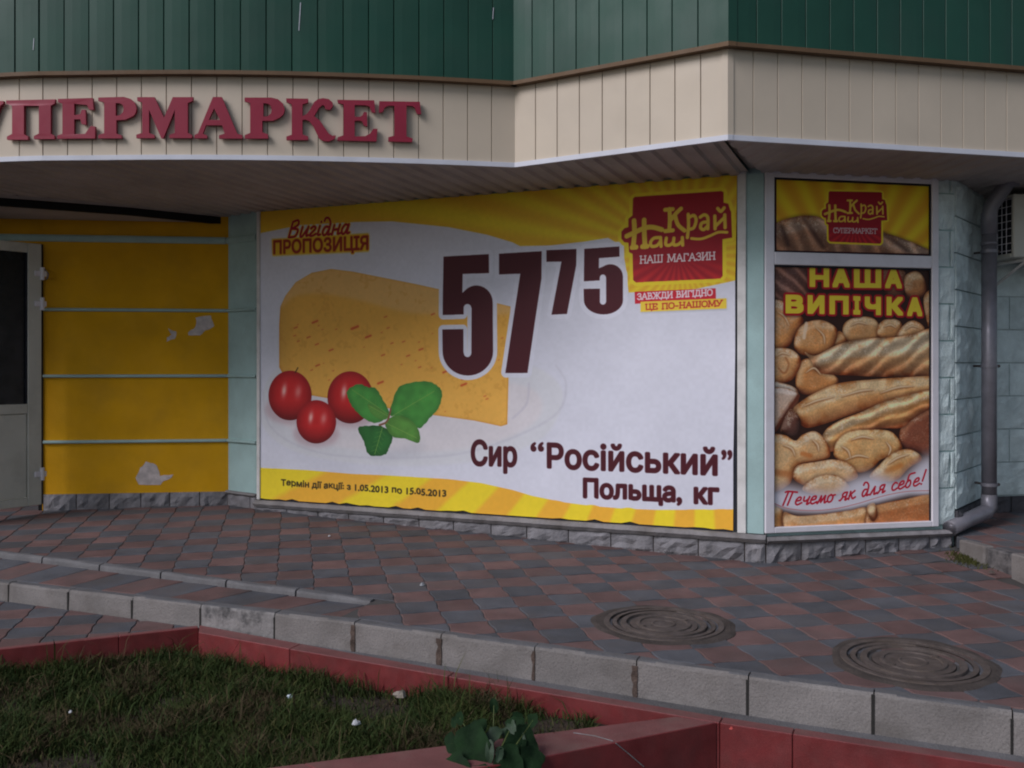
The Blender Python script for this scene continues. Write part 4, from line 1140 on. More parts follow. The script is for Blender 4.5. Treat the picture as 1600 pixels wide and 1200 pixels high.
# ------------------------------------------------------------------ manholes
M['packed_dirt'] = mat('packed dirt', (.035, .026, .022, 1), .95, var=.25, scale=20, bump=.8, bscale=70)
def manhole(c, r, tilt, label):
    M0 = empty('manhole_cover', c); tag(M0, label, 'manhole cover', 'iron manhole covers in the chequered pavement')
    s, t = WB.st(c.x, c.y); z = lambda x, y: zpav(*WB.st(x, y))
    def ring(name, prof, m, n=56, wob=0., seed=0):
        V, Fc = [], []
        q = len(prof); rr = random.Random(seed); ph = [rr.uniform(0, 6) for _ in range(3)]
        for i in range(n):
            a = 2 * math.pi * i / n
            wv = 1 + wob * (math.sin(2 * a + ph[0]) * .6 + math.sin(5 * a + ph[1]) * .35 + math.sin(11 * a + ph[2]) * .25)
            for k, (rad, h) in enumerate(prof):
                rr_ = rad * (wv if rad > r * .99 else 1)
                x, y = c.x + rr_ * math.cos(a), c.y + rr_ * math.sin(a)
                V.append((x, y, z(x, y) + h))
        for i in range(n):
            for k in range(q - 1):
                Fc.append((i * q + k, i * q + k + 1, ((i + 1) % n) * q + k + 1, ((i + 1) % n) * q + k))
        if prof[0][0] < .02: Fc.append(tuple(i * q for i in range(n)))
        return mesh_obj(name, V, Fc, m, M0, smooth=False)
    ring('mortar_collar', [(r * .90, -.02), (r * .93, .0045), (r * 1.04, .006), (r * 1.12, .001), (r * 1.13, -.01)], M['mortar'], wob=.05, seed=int(c.x * 100))
    ring('frame', [(r * .865, -.01), (r * .87, .009), (r * .955, .010), (r * .965, -.004)], M['iron'])
    lid = [(.005, .003), (r * .155, .003), (r * .165, .007), (r * .185, .007), (r * .195, .002), (r * .37, .002), (r * .38, .008), (r * .43, .008), (r * .44, .001), (r * .535, .001), (r * .55, -.007), (r * .585, -.007), (r * .60, .008),
           (r * .68, .008), (r * .695, -.008), (r * .735, -.008), (r * .75, .007), (r * .82, .006), (r * .84, -.01), (r * .866, -.011)]
    ld = ring('lid', lid, [M['iron'], M['packed_dirt']])
    for k_, fc in enumerate(ld.data.polygons):
        if fc.center.z - z(fc.center.x, fc.center.y) < -.0005 and len(fc.vertices) == 4: fc.material_index = 1
    for a in (.4, 3.6):
        x, y = c.x + r * .40 * math.cos(a), c.y + r * .40 * math.sin(a)
        V, Fc = [], []
        mesh_obj('lifting_lug', *tube_mesh([(x, y, z(x, y) + .001), (x, y, z(x, y) + .013)], .014, 10), M['iron'], M0)
manhole(MH[0][0], .312, 0, 'round ringed iron manhole cover nearer the big banner')
manhole(MH[1][0], .322, 0, 'round ringed iron manhole cover nearer the right end of the kerb')

# ------------------------------------------------------------------ raised walk at the right with its kerb
rw = empty('raised_walk', (3.6, 6.2, EYE - 1.15)); tag(rw, kind='structure')
KR = [Vector((2.945, 6.34)), Vector((3.03, 5.64)), Vector((3.14, 4.75))]
zt = lambda y: EYE + float(np.interp(y, [4.7, 5.6, 6.4, 7.5], [-1.145, -1.145, -1.170, -1.11]))
V = [(KR[0].x + .04, KR[0].y, zt(6.3) - .045), (KR[1].x + .05, KR[1].y, zt(5.6) - .045), (KR[2].x + .05, KR[2].y, zt(4.8) - .045), (6.5, 4.75, zt(4.8) - .045), (6.5, 7.9, zt(7.4) - .045), (3.4, 7.4, zt(7.4) - .045), (3.05, 6.6, zt(6.6) - .045)]
mesh_obj('bedding', V + [(a, b, c - .2) for a, b, c in V], [tuple(range(7))] + [(i, (i + 1) % 7, 7 + (i + 1) % 7, 7 + i) for i in range(7)], M['sand'], rw)
for i in range(10, 22):
    for j in range(-8, 14):
        P = [O0.to_2d() + e1 * (TS_ * (q.x - .2)) + e2 * (TS_ * (q.y - .4)) for q in paver_outline(i, j)]
        cen = sum(P, Vector((0, 0))) / len(P)
        if cen.y > 7.3 or cen.y < 4.85 or cen.x > 4.6: continue
        kx = np.interp(cen.y, [4.75, 5.64, 6.34], [3.14, 3.03, 2.945])
        if cen.x < kx - .02: continue
        d_ = (KR[0] - KR[2]).normalized(); nn = Vector((-d_.y, d_.x))
        P = clip(P, nn.x, nn.y, nn.dot(KR[1]) - .062) if (nn.x < 0) else P
        if len(P) < 3: continue
        V, Fc = paver_mesh('paver', [p - cen for p in P], None, h=.075)
        mesh_obj('paver', [(v[0] + cen.x, v[1] + cen.y, v[2] + zt(cen.y + v[1])) for v in V], Fc, M['red_paver'] if (i + j) % 2 else M['grey_paver'], rw)
rk = empty('kerb', (3.0, 5.7, EYE - 1.2)); tag(rk, 'short concrete kerb edging the raised walk below the drainpipe outlet', 'kerb')
def kbox(y0, y1, w_, dx, dz, m, name='kerb_stone', lab=None):
    x0 = float(np.interp(y0, [4.7, 5.64, 6.34], [3.14, 3.03, 2.945])) + dx; x1 = float(np.interp(y1, [4.7, 5.64, 6.34], [3.14, 3.03, 2.945])) + dx
    V = [(x0, y0, EYE - 1.36), (x0 + w_, y0, EYE - 1.36), (x1 + w_, y1, EYE - 1.36), (x1, y1, EYE - 1.36), (x0, y0, zt(y0) + dz), (x0 + w_, y0, zt(y0) + dz), (x1 + w_, y1, zt(y1) + dz), (x1, y1, zt(y1) + dz)]
    o = mesh_obj(name, V, BOXF, m, rk, bevel=.008)
    if lab: o['label'] = lab
kbox(6.06, 6.33, .07, 0, .003, M['kerb']); kbox(5.80, 6.05, .06, .014, -.006, M['kerb_dark'], lab='darker kerb stone set back in the row')
kbox(5.31, 5.79, .07, -.004, .004, M['kerb']); kbox(4.82, 5.30, .07, -.002, .002, M['kerb'])
# ------------------------------------------------------------------ the building
bd = empty('supermarket_building', (0, 8.5, EYE - 1.3)); tag(bd, 'single storey supermarket with teal and yellow walls on split stone footing', 'building')
rB = random.Random(21)
ZS = EYE + 1.235           # soffit at the wall
ZG = EYE - 1.36
# walls -------------------------------------------------------------
wbox('wall', WB, -.03, UC - .002, ZG, ZS + .5, -.25, 0, M['teal'], bd, bevel=0)
uE = WR.uz(1490, 500)[0]
wbox('wall', WR, .002, uE, ZG, ZS + .5, -.25, 0, M['teal'], bd, bevel=0)
E0 = WR.p(uE, 0)
RR = Plane((E0.x, E0.y), Vector((.62, .785)).normalized())
LR = .86
wbox('return_wall', RR, .004, LR, ZG, ZS + .5, -.30, -.002, M['teal_joint'], bd, bevel=0)
G0 = RR.p(LR, 0)
BW = Plane((G0.x, G0.y), (.976, .215))
wbox('rear_wall', BW, -.02, 3.4, ZG, ZS + .5, -.25, 0, M['teal_joint'], bd, bevel=0)

def rough_block(name, pl, u0, u1, z0, z1, o0, dep, m, parent, nu=5, nz=4, seed=0, rim=.012, amp=.42):
    """split-face block: straight drafted rim, broken rough middle"""
    V, Fc = [], []
    for i in range(nu + 1):
        for j in range(nz + 1):
            u = u0 + (u1 - u0) * i / nu; z = z0 + (z1 - z0) * j / nz
            e = i in (0, nu) or j in (0, nz)
            h = dep * .45 if e else dep * (.95 - amp / 2 + amp * noise.noise(Vector((u * 17 + seed, z * 19, seed * .7))) * 1.4)
            if not e: u += rB.uniform(-.2, .2) * (u1 - u0) / nu; z += rB.uniform(-.2, .2) * (z1 - z0) / nz
            V.append(pl.p(u, z, o0 + h))
    q = nz + 1
    for i in range(nu):
        for j in range(nz):
            Fc.append((i * q + j, (i + 1) * q + j, (i + 1) * q + j + 1, i * q + j + 1))
    b = len(V)
    ring = [i * q for i in range(nu + 1)] + [nu * q + j for j in range(1, nz + 1)] + [i * q + nz for i in range(nu - 1, -1, -1)] + [j for j in range(nz - 1, 0, -1)]
    for r_ in ring:
        i, j = divmod(r_, q)
        V.append(pl.p(u0 + (u1 - u0) * i / nu, z0 + (z1 - z0) * j / nz, o0 - .02))
    n = len(ring)
    for k in range(n): Fc.append((ring[k], b + k, b + (k + 1) % n, ring[(k + 1) % n]))
    return mesh_obj(name, V, Fc, m, parent, smooth=False)

# plinths -------------------------------------------------------------
def plinth(pl, u0, u1, ztop, zbotf, mst, mcap, wst, cap=.042, o=.0, name='plinth', joint=.008, dep=.05):
    p = empty(name, pl.p((u0 + u1) / 2, ztop, 0), bd)
    # ledge, broken front edge
    n = max(2, int((u1 - u0) / .06)); V, Fc = [], []
    if cap:
        for i in range(n + 1):
            u = u0 + (u1 - u0) * i / n
            j = rB.uniform(-.006, .006)
            for (oo, z) in ((-.02, ztop - cap), (-.02, ztop), (o + dep * .8 + j, ztop - rB.uniform(0, .004)), (o + dep + .012 + j, ztop - cap * .5), (o + dep * .8 + j, ztop - cap)):
                V.append(pl.p(u, z, oo))
        for i in range(n):
            for k in range(5): Fc.append((i * 5 + k, i * 5 + (k + 1) % 5, (i + 1) * 5 + (k + 1) % 5, (i + 1) * 5 + k))
        Fc.append((0, 1, 2, 3, 4)); Fc.append(tuple(n * 5 + k for k in range(5))[::-1])
        mesh_obj('ledge', V, Fc, mcap, p)
    V = [pl.p(a, c, b) for (a, b, c) in boxverts(u0, u1, -.02, o + dep * .3, ztop - .3, ztop - cap - .004)]
    mesh_obj('backing', V, BOXF, M['shadow_gap'] if False else M['mortar'], p)
    u = u0 + .002; k = 0
    while u < u1 - .03:
        w_ = wst * rB.uniform(.93, 1.07); ue = min(u + w_, u1 - .002)
        if u1 - ue < .06: ue = u1 - .002
        zb = zbotf((u + ue) / 2) - .02
        zt_ = ztop - cap - .003
        if zt_ - zb > .02:
            rough_block('stone', pl, u + joint / 2, ue - joint / 2, zb, zt_, o, dep, mst, p, 6, 4, seed=k * 3.1)
        u = ue; k += 1
    return p
gz = lambda pl: (lambda u: (lambda q: zpav(*WB.st(q.x, q.y)))(pl.p(u, 0, .05)))
ZPL = EYE - 1.126
plinth(WB, -.02, UC + .015, EYE - 1.112, gz(WB), M['stone'], M['stone_cap'], .30, cap=.055)
plinth(WR, .0, uE - .02, EYE - 1.128, gz(WR), M['stone'], M['stone_cap'], .235, cap=.042)
# right: dark footing of return and rear walls, pale blocks above
zdark = EYE - 1.0
def courses(pl, u0, u1, z0, z1, hgt, wid, m, parent, name, dep=.035):
    z = z0; r = 0
    while z < z1 - .02:
        u = u0; first = True
        while u < u1 - .02:
            w_ = wid * (.5 if (first and r % 2) else 1.) ; first = False
            ue = min(u + w_, u1)
            rough_block(name, pl, u + .005, ue - .005, z + .005, min(z + hgt, z1) - .005, .0, dep, m, parent, 5, 5, seed=r * 7 + u * 3)
            u = ue
        z += hgt; r += 1
rc_ = empty('block_facing', WR.p(uE, EYE, 0), bd); courses(WR, WR.uz(1466.5, 500, .03)[0] + .004, uE + .004, EYE - 1.10, ZS + .05, .25, .2, M['teal_block'], rc_, 'block', dep=.022)
rp_ = empty('block_facing', RR.p(.4, EYE, 0), bd); courses(RR, .0, LR - .03, zdark, ZS + .1, .25, .31, M['teal_block'], rp_, 'block')
rq_ = empty('block_facing', BW.p(.6, EYE, 0), bd); courses(BW, .04, 1.6, zdark, ZS + .1, .25, .36, M['teal_block'], rq_, 'block', dep=.02)
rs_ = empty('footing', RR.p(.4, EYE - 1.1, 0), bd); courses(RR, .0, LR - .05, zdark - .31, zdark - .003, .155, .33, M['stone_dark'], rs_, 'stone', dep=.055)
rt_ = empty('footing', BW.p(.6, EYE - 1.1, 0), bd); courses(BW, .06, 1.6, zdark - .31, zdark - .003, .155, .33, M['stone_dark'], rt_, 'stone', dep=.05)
# corner posts between banner and window ----------------------------
def wpx(name, pl, x0, x1, z0, z1, o0, o1, m, parent, bevel=.003):
    u0 = pl.uz(x0, 500, o1)[0]; u1 = pl.uz(x1, 500, o1)[0]
    return wbox(name, pl, u0, u1, z0, z1, o0, o1, m, parent, bevel)
wpx('post_trim', WB, 1152, 1165.5, EYE - 1.110, ZS + .03, .001, .045, M['white_paint'], bd)
wpx('corner_post', WB, 1166, 1193.5, EYE - 1.110, ZS + .03, .001, .03, M['teal'], bd)
wpx('gap_strip', WB, 1145.5, 1152, EYE - 1.108, ZS + .03, .001, .012, M['rubber'], bd, 0)
wpx('gap_strip', WB, 400.5, 405.5, EYE - 1.108, ZS + .03, .001, .03, M['white_paint'], bd)
wbox('gap_strip', WB, .01, WB.uz(1145, 500)[0], EYE - 1.1125, EYE - 1.06, .001, .009, M['rubber'], bd, 0)
# window ------------------------------------------------------------
win = empty('window', WR.p(.6, EYE - 1.1, 0), bd)
def ring_frame(x0, x1, y0l, y1l):
    pass
U = lambda x, y=500, o=.03: WR.uz(x, y, o)
uL, uR = U(1195.5)[0], U(1466.5)[0]
iL, iR = U(1210)[0], U(1456)[0]
zB, zBt = EYE - 1.104, U(1210, 824)[1]
zM0, zM1 = U(1211, 413.5)[1], U(1211, 393.5)[1]
zT0, zT1 = U(1211, 276.5)[1], ZS + .02
fr = lambda n_, a, b, c, d: wbox(n_, WR, a, b, c, d, -.01, .035, M['white_pvc'], win, .004)
fr('frame_jamb', uL, iL - .001, zB, zT1); fr('frame_jamb', iR + .001, uR, zB, zT1)
fr('frame_sill', iL, iR, zB, zBt); fr('frame_transom', iL, iR, zM0, zM1); fr('frame_head', iL, iR, zT0, zT1)
gl = mat('dark glass', (.012, .014, .016, 1), .25, spec=.25)
wbox('pane', WR, iL, iR, zBt, zM0, -.006, .004, gl, win, 0)
wbox('pane', WR, iL, iR, zM1, zT0, -.006, .004, gl, win, 0)
bead = lambda a, b, c, d: wbox('glazing_bead', WR, a, b, c, d, .004, .022, M['rubber'], win, 0)
for (a, b, c, d) in ((iL, iL + .006, zBt, zM0), (iR - .006, iR, zBt, zM0), (iL + .006, iR - .006, zM0 - .012, zM0), (iL, iL + .006, zM1, zT0), (iR - .008, iR, zM1, zT0), (iL + .006, iR - .008, zT0 - .012, zT0), (iL + .006, iR - .008, zM1, zM1 + .006)):
    bead(a, b, c, d)

# printed sheets -----------------------------------------------------
def print_mat(name, img, rough=.55):
    m = bpy.data.materials.new(name); m.use_nodes = True; n, l = m.node_tree.nodes, m.node_tree.links
    t = n.new('ShaderNodeTexImage'); t.image = img; t.extension = 'EXTEND'; t.interpolation = 'Cubic'
    b = n['Principled BSDF']; b.inputs['Roughness'].default_value = rough; b.inputs['Specular IOR Level'].default_value = .3
    g_ = n.new('ShaderNodeNewGeometry'); z_ = n.new('ShaderNodeTexNoise'); z_.inputs['Scale'].default_value = 2.2; z_.inputs['Detail'].default_value = 3
    l.new(g_.outputs['Position'], z_.inputs['Vector'])
    bp = n.new('ShaderNodeBump'); bp.inputs['Strength'].default_value = .25; bp.inputs['Distance'].default_value = .02
    l.new(z_.outputs['Fac'], bp.inputs['Height']); l.new(bp.outputs[0], b.inputs['Normal'])
    l.new(t.outputs['Color'], b.inputs['Base Color'])
    return m
def printed(name, pl, quad, o, img, thick, jag=0., nu=48, sag=0.):
    """sheet of real size; the print is laid on by its own width and height"""
    c = [pl.uz(x, y, o) for x, y in quad]       # TL TR BR BL
    u0 = (c[0][0] + c[3][0]) / 2; u1 = (c[1][0] + c[2][0]) / 2
    V, Fc, UV = [], [], []
    nz = 10
    rj = random.Random(5)
    eb = [rj.choice([0, 0, 0, jag, jag * .4]) for _ in range(nu + 1)]
    H = sol_h([(0, 0), (1, 0), (1, 1), (0, 1)], [c[0], c[1], c[2], c[3]])
    for i in range(nu + 1):
        for j in range(nz + 1):
            a, b = i / nu, j / nz
            u = c[0][0] * (1 - a) * (1 - b) + c[1][0] * a * (1 - b) + c[2][0] * a * b + c[3][0] * (1 - a) * b
            z = c[0][1] * (1 - a) * (1 - b) + c[1][1] * a * (1 - b) + c[2][1] * a * b + c[3][1] * (1 - a) * b
            if j == nz and jag: z += eb[i]
            if jag and i == nu: u -= abs(noise.noise(Vector((0, z * 3.5, 1)))) * .012
            w_ = sag * noise.noise(Vector((u * 1.6, z * 1.6, 4))) if sag else 0
            V.append(pl.p(u, z, o + w_)); UV.append((a, 1 - b))
    q = nz + 1
    for i in range(nu):
        for j in range(nz): Fc.append((i * q + j, i * q + j + 1, (i + 1) * q + j + 1, (i + 1) * q + j))
    n0 = len(V)
    V += [v - Vector((pl.n.x, pl.n.y, 0)) * thick for v in V]
    ring = [i * q for i in range(nu + 1)] + [nu * q + j for j in range(1, q)] + [i * q + nz for i in range(nu - 1, -1, -1)] + [j for j in range(nz - 1, 0, -1)]
    for k in range(len(ring)):
        a, b = ring[k], ring[(k + 1) % len(ring)]
        Fc.append((a, b, n0 + b, n0 + a))
    o_ = mesh_obj(name, V, Fc, print_mat(name + ' print', img), recalc=True)
    uvl = o_.data.uv_layers.new(name='uv')
    for lp in o_.data.loops:
        uvl.data[lp.index].uv = UV[lp.vertex_index % n0]
    return o_
bn = printed('banner', WB, [(405, 331), (1152, 272.5), (1145.3, 829), (406, 779)], .016, paint_banner().image('banner'), .004, jag=.014, nu=60, sag=.006)
tag(bn, 'big vinyl banner with a cheese block, tomatoes and the price 57 75', 'banner')
p1 = printed('window_poster', WR, [(1210, 413), (1456, 418), (1453.5, 814), (1208.5, 824)], .0075, paint_bread(True).image('bread'), .002, nu=8)
tag(p1, 'tall window poster of loaves headed НАША ВИПІЧКА', 'poster')
p2 = printed('window_poster', WR, [(1211, 276), (1456, 288), (1456, 399), (1211, 393)], .0075, paint_bread(False).image('logo'), .002, nu=8)
tag(p2, 'small yellow poster with a red logo in the upper window pane', 'poster')

# yellow entrance wall -------------------------------------------------
YA = Vector((-3.80, 7.87)); YE = Vector((-2.378, 8.05))
WY = Plane(YA, YE - YA); uYE = (YE - YA).length
WP = Plane(YE, Vector((-2.09, 7.835)) - YE); uPE = (Vector((-2.09, 7.835)) - YE).length
uD = WY.uz(66, 500)[0]
ZC = EYE + 1.175
wbox('entrance_wall', WY, uD, uYE, ZG, ZC + .3, -.2, 0, M['yellow'], bd, 0)
wbox('entrance_wall', WY, -1.6, uD - .002, EYE + .97, ZC + .3, -.2, 0, M['yellow'], bd, 0)
wbox('entrance_wall', WY, -3.2, -1.602, ZG, ZC + .3, -.2, 0, M['yellow'], bd, 0)
wbox('doorway_dark', WY, -1.6, uD - .004, ZG, EYE + .965, -1.2, -.9, M['shadow_gap'], bd, 0)  # black colour stands in for the unlit interior behind the door
wbox('doorway_dark', WY, uD - .03, uD - .002, ZG, EYE + .965, -.9, -.0, M['shadow_gap'], bd, 0)
wbox('door_gap', WY, uD - .03, uD + .008, EYE - 1.15, EYE + .97, .001, .012, M['shadow_gap'], bd, 0)  # solid black strip painting in the shade of the open gap
wbox('pilaster', WP, -.004, uPE, ZG, ZS + .05, -.25, 0, M['teal'], bd, 0)
def strip_run(pl, u0, u1, z, h, dep, name='moulding'):
    V, Fc = [], []
    prof = [(-.004, z - h / 2), (-.004, z + h / 2), (dep * .6, z + h / 2), (dep, z + h * .2), (dep, z - h * .25), (dep * .6, z - h / 2)]
    for u in (u0, u1):
        V += [pl.p(u, zz, o_) for o_, zz in prof]
    q = 6
    Fc = [(k, (k + 1) % q, q + (k + 1) % q, q + k) for k in range(q)] + [tuple(range(q)), tuple(range(2 * q - 1, q - 1, -1))]
    mesh_obj(name, V, Fc, M['teal'], bd)
for py, h in ((484.5, .026), (587.5, .026), (689.5, .026), (374, .055)):
    z = EYE + (HOR - py) * 7.95 / F
    strip_run(WY, uD + .012 if py > 380 else -1.6, uYE - .02, z, h, .028)
    strip_run(WP, .0, uPE + .02, z, h, .028)
plinth(WY, uD + .01, uYE - .002, EYE - 1.075, gz(WY), M['stone'], M['stone_cap'], .245, cap=0, dep=.035)
plinth(WP, .0, uPE + .02, EYE - 1.065, gz(WP), M['stone'], M['stone_cap'], .3, cap=.03, dep=.03)
# peeled patches
def patch(pts, seed):
    rr = random.Random(seed); P = []
    for k in range(len(pts)):
        a, b = Vector(pts[k]), Vector(pts[(k + 1) % len(pts)])
        for f in (0, .33, .66): P.append(a.lerp(b, f) + Vector((rr.uniform(-1, 1), rr.uniform(-1, 1))) * .9)
    U_ = [WY.uz(x, y, .0016) for x, y in P]
    tri = tessellate_polygon([[Vector((u, z, 0)) for u, z in U_]])
    n = len(U_)
    V = [WY.p(u, z, .0018) for u, z in U_] + [WY.p(u, z, -.001) for u, z in U_]
    Fc = [tuple(t) for t in tri] + [(i, (i + 1) % n, n + (i + 1) % n, n + i) for i in range(n)]
    o = mesh_obj('peeled_patch', V, Fc, M['bare'], bd); o['label'] = 'bare patch where the yellow paint has peeled'
c3 = lambda P: [(x / 2.4, 350 + y / 2.4) for x, y in P]
patch(c3([(735,350),(790,342),(802,385),(770,400),(750,418),(708,418),(706,405),(735,385)]), 1)
patch(c3([(628,390),(645,400),(662,405),(655,432),(625,440),(628,425),(642,415)]), 2)
patch(c3([(548,890),(590,905),(598,945),(650,938),(640,955),(612,962),(600,980),(520,978),(508,950),(525,915)]), 3)

# door ---------------------------------------------------------------
Hd = Vector((-3.788, 7.70)); DE = Vector((-.60, -.80)).normalized()
DP = Plane(Hd, DE); 
if DP.n.dot(Vector((0, -1))) < 0: DP.n = -DP.n
# outer face looks to the street on the right
DP.n = Vector((.80, -.60)).normalized()
door = empty('door', (Hd.x, Hd.y, EYE - 1.13), bd)
dz0, dz1, dw = EYE - 1.134, EYE + .95, .88
def dbox(name, u0, u1, z0, z1, o0, o1, m, par=door, bevel=.004):
    V = [DP.p(u, z, o) for (u, o, z) in boxverts(u0, u1, o0, o1, z0, z1)]
    return mesh_obj(name, V, BOXF, m, par, bevel=bevel)
uS = DP.uz(41, 500)[0]
dbox('stile', 0, uS, dz0, dz1, -.03, .03, M['cream_pvc']); dbox('stile', dw - .1, dw, dz0, dz1, -.03, .03, M['cream_pvc'])
zr1 = DP.uz(20, 393)[1]; zr2 = DP.uz(20, 632)[1]; zr3 = DP.uz(20, 647)[1]; zr4 = DP.uz(20, 780)[1]
dbox('rail', uS + .001, dw - .101, zr1, dz1, -.03, .028, M['cream_pvc']); dbox('rail', uS + .001, dw - .101, zr3, zr2, -.03, .028, M['cream_pvc']); dbox('rail', uS + .001, dw - .101, dz0, zr4, -.03, .028, M['cream_pvc'])
dbox('glass_pane', uS + .001, dw - .101, zr2 + .001, zr1 - .001, -.01, .0, gl, bevel=0)
dbox('lower_panel', uS + .006, dw - .106, zr4 + .004, zr3 - .004, -.01, .018, M['cream_pvc'])
dbox('glazing_bead', uS + .0015, uS + .012, zr2 + .001, zr1 - .001, .001, .02, M['rubber'], bevel=0)
for py in (428, 475, 740):
    z = EYE + (HOR - py) * 7.7 / F
    hg = mesh_obj('hinge', *tube_mesh([(Hd.x + .030, Hd.y - .020, z - .05), (Hd.x + .030, Hd.y - .020, z + .05)], .017, 10), M['white_pvc'], door)
    dbox('hinge_plate', -.035, .06, z - .022, z + .022, .0305, .044, M['white_pvc'])
hb = empty('handle', DP.p(dw - .05, EYE - .2, .03), door)
V, Fc = tube_mesh([DP.p(dw - .05, EYE - .2, .031), DP.p(dw - .05, EYE - .2, .08), DP.p(dw - .17, EYE - .2, .08)], .01, 8)
mesh_obj('lever', V, Fc, M['zinc'], hb)
# little hook on the wall beside the upper hinge
q = [WY.p(WY.uz(x, y, .03)[0], WY.uz(x, y, .03)[1], o_) for x, y, o_ in ((68, 420, 0), (72, 424, .03), (76, 428, .04), (74, 434, .03), (70, 436, .0))]
mesh_obj('door_catch', *tube_mesh(q, .007, 8), M['zinc'], bd)

# canopy ----------------------------------------------------------------
cn = empty('canopy', (0, 6.2, EYE + 1.3), bd)
HZ = 1.27
def fb(pxx, py): # fascia foot point from the photo
    d = HZ * F / (HOR - py); return Vector(((pxx - 800) * d / F, d))
arc_pts = [Vector((-5.6, 7.05)), Vector((-4.5, 6.33)), fb(0, 250), fb(140, 247.3), fb(280, 246.3), fb(400, 247), fb(500, 248.6), fb(650, 252.5), fb(805, 258.5)]
A_ = [Vector((p[0], p[1])) for p in catmull([tuple(p) for p in arc_pts], 10)]
F1_, F0_ = fb(805, 258.5), fb(1137, 215.5)
Rr = Plane(F0_, WR.e * 1.0)
F2_ = fb(1600, 243); dR = (F2_ - F0_).normalized()
F3_ = F0_ + dR * 4.6
def resample(P, step):
    L = [0]
    for a, b in zip(P[:-1], P[1:]): L.append(L[-1] + (b - a).length)
    n = max(1, round(L[-1] / step)); out = []
    for k in range(n + 1):
        t = L[-1] * k / n
        i = max(0, min(len(P) - 2, int(np.searchsorted(L, t, 'right')) - 1))
        f = (t - L[i]) / max(1e-9, L[i + 1] - L[i]); out.append(P[i].lerp(P[i + 1], f))
    return out
# go right to left so the joints land where the photo has them near the inner corner
runA = resample(A_[::-1], .1535); runB = resample([F1_, F0_], .1505); runC = resample([F0_, F3_], .152)
ZF0, ZF1 = EYE + HZ, EYE + 1.80
ZG1 = EYE + 3.0
def panels(run, name, z0, z1, off, m, thick, crown=.0, groove=.006):
    for a, b in zip(run[:-1], run[1:]):
        e = (b - a).normalized(); n = Vector((e.y, -e.x))
        if n.dot(Vector((0, -1))) < 0 and n.y > 0: n = -n
        L = (b - a).length
        prof = [(groove * .5, 0), (groove * .5, thick * .5), (groove * 1.2, thick), (L * .33, thick + crown * .8), (L * .67, thick + crown), (L - groove * 1.2, thick), (L - groove * .5, thick * .5), (L - groove * .5, 0)]
        V = []
        for z in (z0, z1):
            for u, o in prof:
                q = a + e * u + n * (off + o); V.append((q.x, q.y, z))
        k = len(prof)
        Fc = [(i, i + 1, k + i + 1, k + i) for i in range(k - 1)] + [tuple(range(k)), tuple(range(2 * k - 1, k - 1, -1))]
        mesh_obj(name, V, Fc, m, cn)
def offset_line(run, off):
    out = []
    for i in range(len(run)):
        a = run[max(0, i - 1)]; b = run[min(len(run) - 1, i + 1)]
        e = (b - a).normalized(); n = Vector((e.y, -e.x)); n = n if n.y < 0 else -n
        out.append(run[i] + n * off)
    return out
def ribbon(name, run, off0, off1, z0, z1, m):
    P, Q = offset_line(run, off0), offset_line(run, off1)
    V, Fc = [], []
    for p, q in zip(P, Q):
        V += [(p.x, p.y, z0), (q.x, q.y, z0), (q.x, q.y, z1), (p.x, p.y, z1)]
    for i in range(len(run) - 1):
        for k in range(4): Fc.append((i * 4 + k, i * 4 + (k + 1) % 4, i * 4 + 4 + (k + 1) % 4, i * 4 + 4 + k))
    Fc += [(0, 1, 2, 3), tuple(len(V) - 4 + k for k in (3, 2, 1, 0))]
    return mesh_obj(name, V, Fc, m, cn)
for run in (runA, runB, runC):
    ribbon('backing_board', run, -.06, .0, ZF0 + .01, ZG1 - .01, M['tar'])
    panels(run, 'fascia_panel', ZF0 + .012, ZF1, .001, M['cream_siding'], .008, groove=.003)
    panels(run, 'roof_panel', ZF1 - .005, ZG1, .045, M['green_siding'], .006, crown=.002, groove=.0035)
    ribbon('edge_strip', run, .001, .022, ZF0 - .016, ZF0 + .014, M['white_trim'])
    ribbon('drip_edge', run, .0, .064, ZF1 - .030, ZF1 - .006, M['brown_trim'])
# corner trims
def vcap(P, z0, z1, r_, m, name):
    mesh_obj(name, *tube_mesh([(P.x, P.y, z0), (P.x, P.y, z1)], r_, 8), m, cn)
# corner pieces closing the two sheets of cladding
eL = (F0_ - F1_).normalized(); eR = (F3_ - F0_).normalized()
nL = Vector((eL.y, -eL.x)); nL = nL if nL.y < 0 else -nL
nR = Vector((eR.y, -eR.x)); nR = nR if nR.y < 0 else -nR
def corner(name, off, z0, z1, m, lap=.03):
    bis = (nL + nR); k = off / (bis.normalized().dot(nL)); ap = F0_ + bis.normalized() * k
    P = [F0_ - eL * lap + nL * (off - .012), F0_ - eL * lap + nL * off, ap, F0_ + eR * lap + nR * off, F0_ + eR * lap + nR * (off - .012), F0_]
    V = [(p.x, p.y, z) for z in (z0, z1) for p in P]
    mesh_obj(name, V, [(k, (k + 1) % 6, 6 + (k + 1) % 6, 6 + k) for k in range(6)] + [tuple(range(6)), tuple(range(11, 5, -1))], m, cn)
corner('corner_trim', .014, ZF0 + .015, ZF1, M['cream_siding']); corner('corner_trim', .056, ZF1 - .004, ZG1, M['green_siding'])
corner('corner_trim', .067, ZF1 - .031, ZF1 - .0055, M['brown_trim'], .02); corner('corner_trim', .025, ZF0 - .017, ZF0 + .0135, M['white_trim'], .02)
Cq = Vector((Cx.x, Cx.y)); dq = (Cq - F0_).normalized(); nq = Vector((-dq.y, dq.x))
V = [(p.x, p.y, z) for z in (ZS + .028, ZS + .036) for p in (F0_ - nq * .05 + dq * .08, F0_ + nq * .05 + dq * .08, Cq + nq * .09, Cq - nq * .09)]
V = [(x, y, z + (.03 if k % 4 < 2 else 0)) for k, (x, y, z) in enumerate(V)]
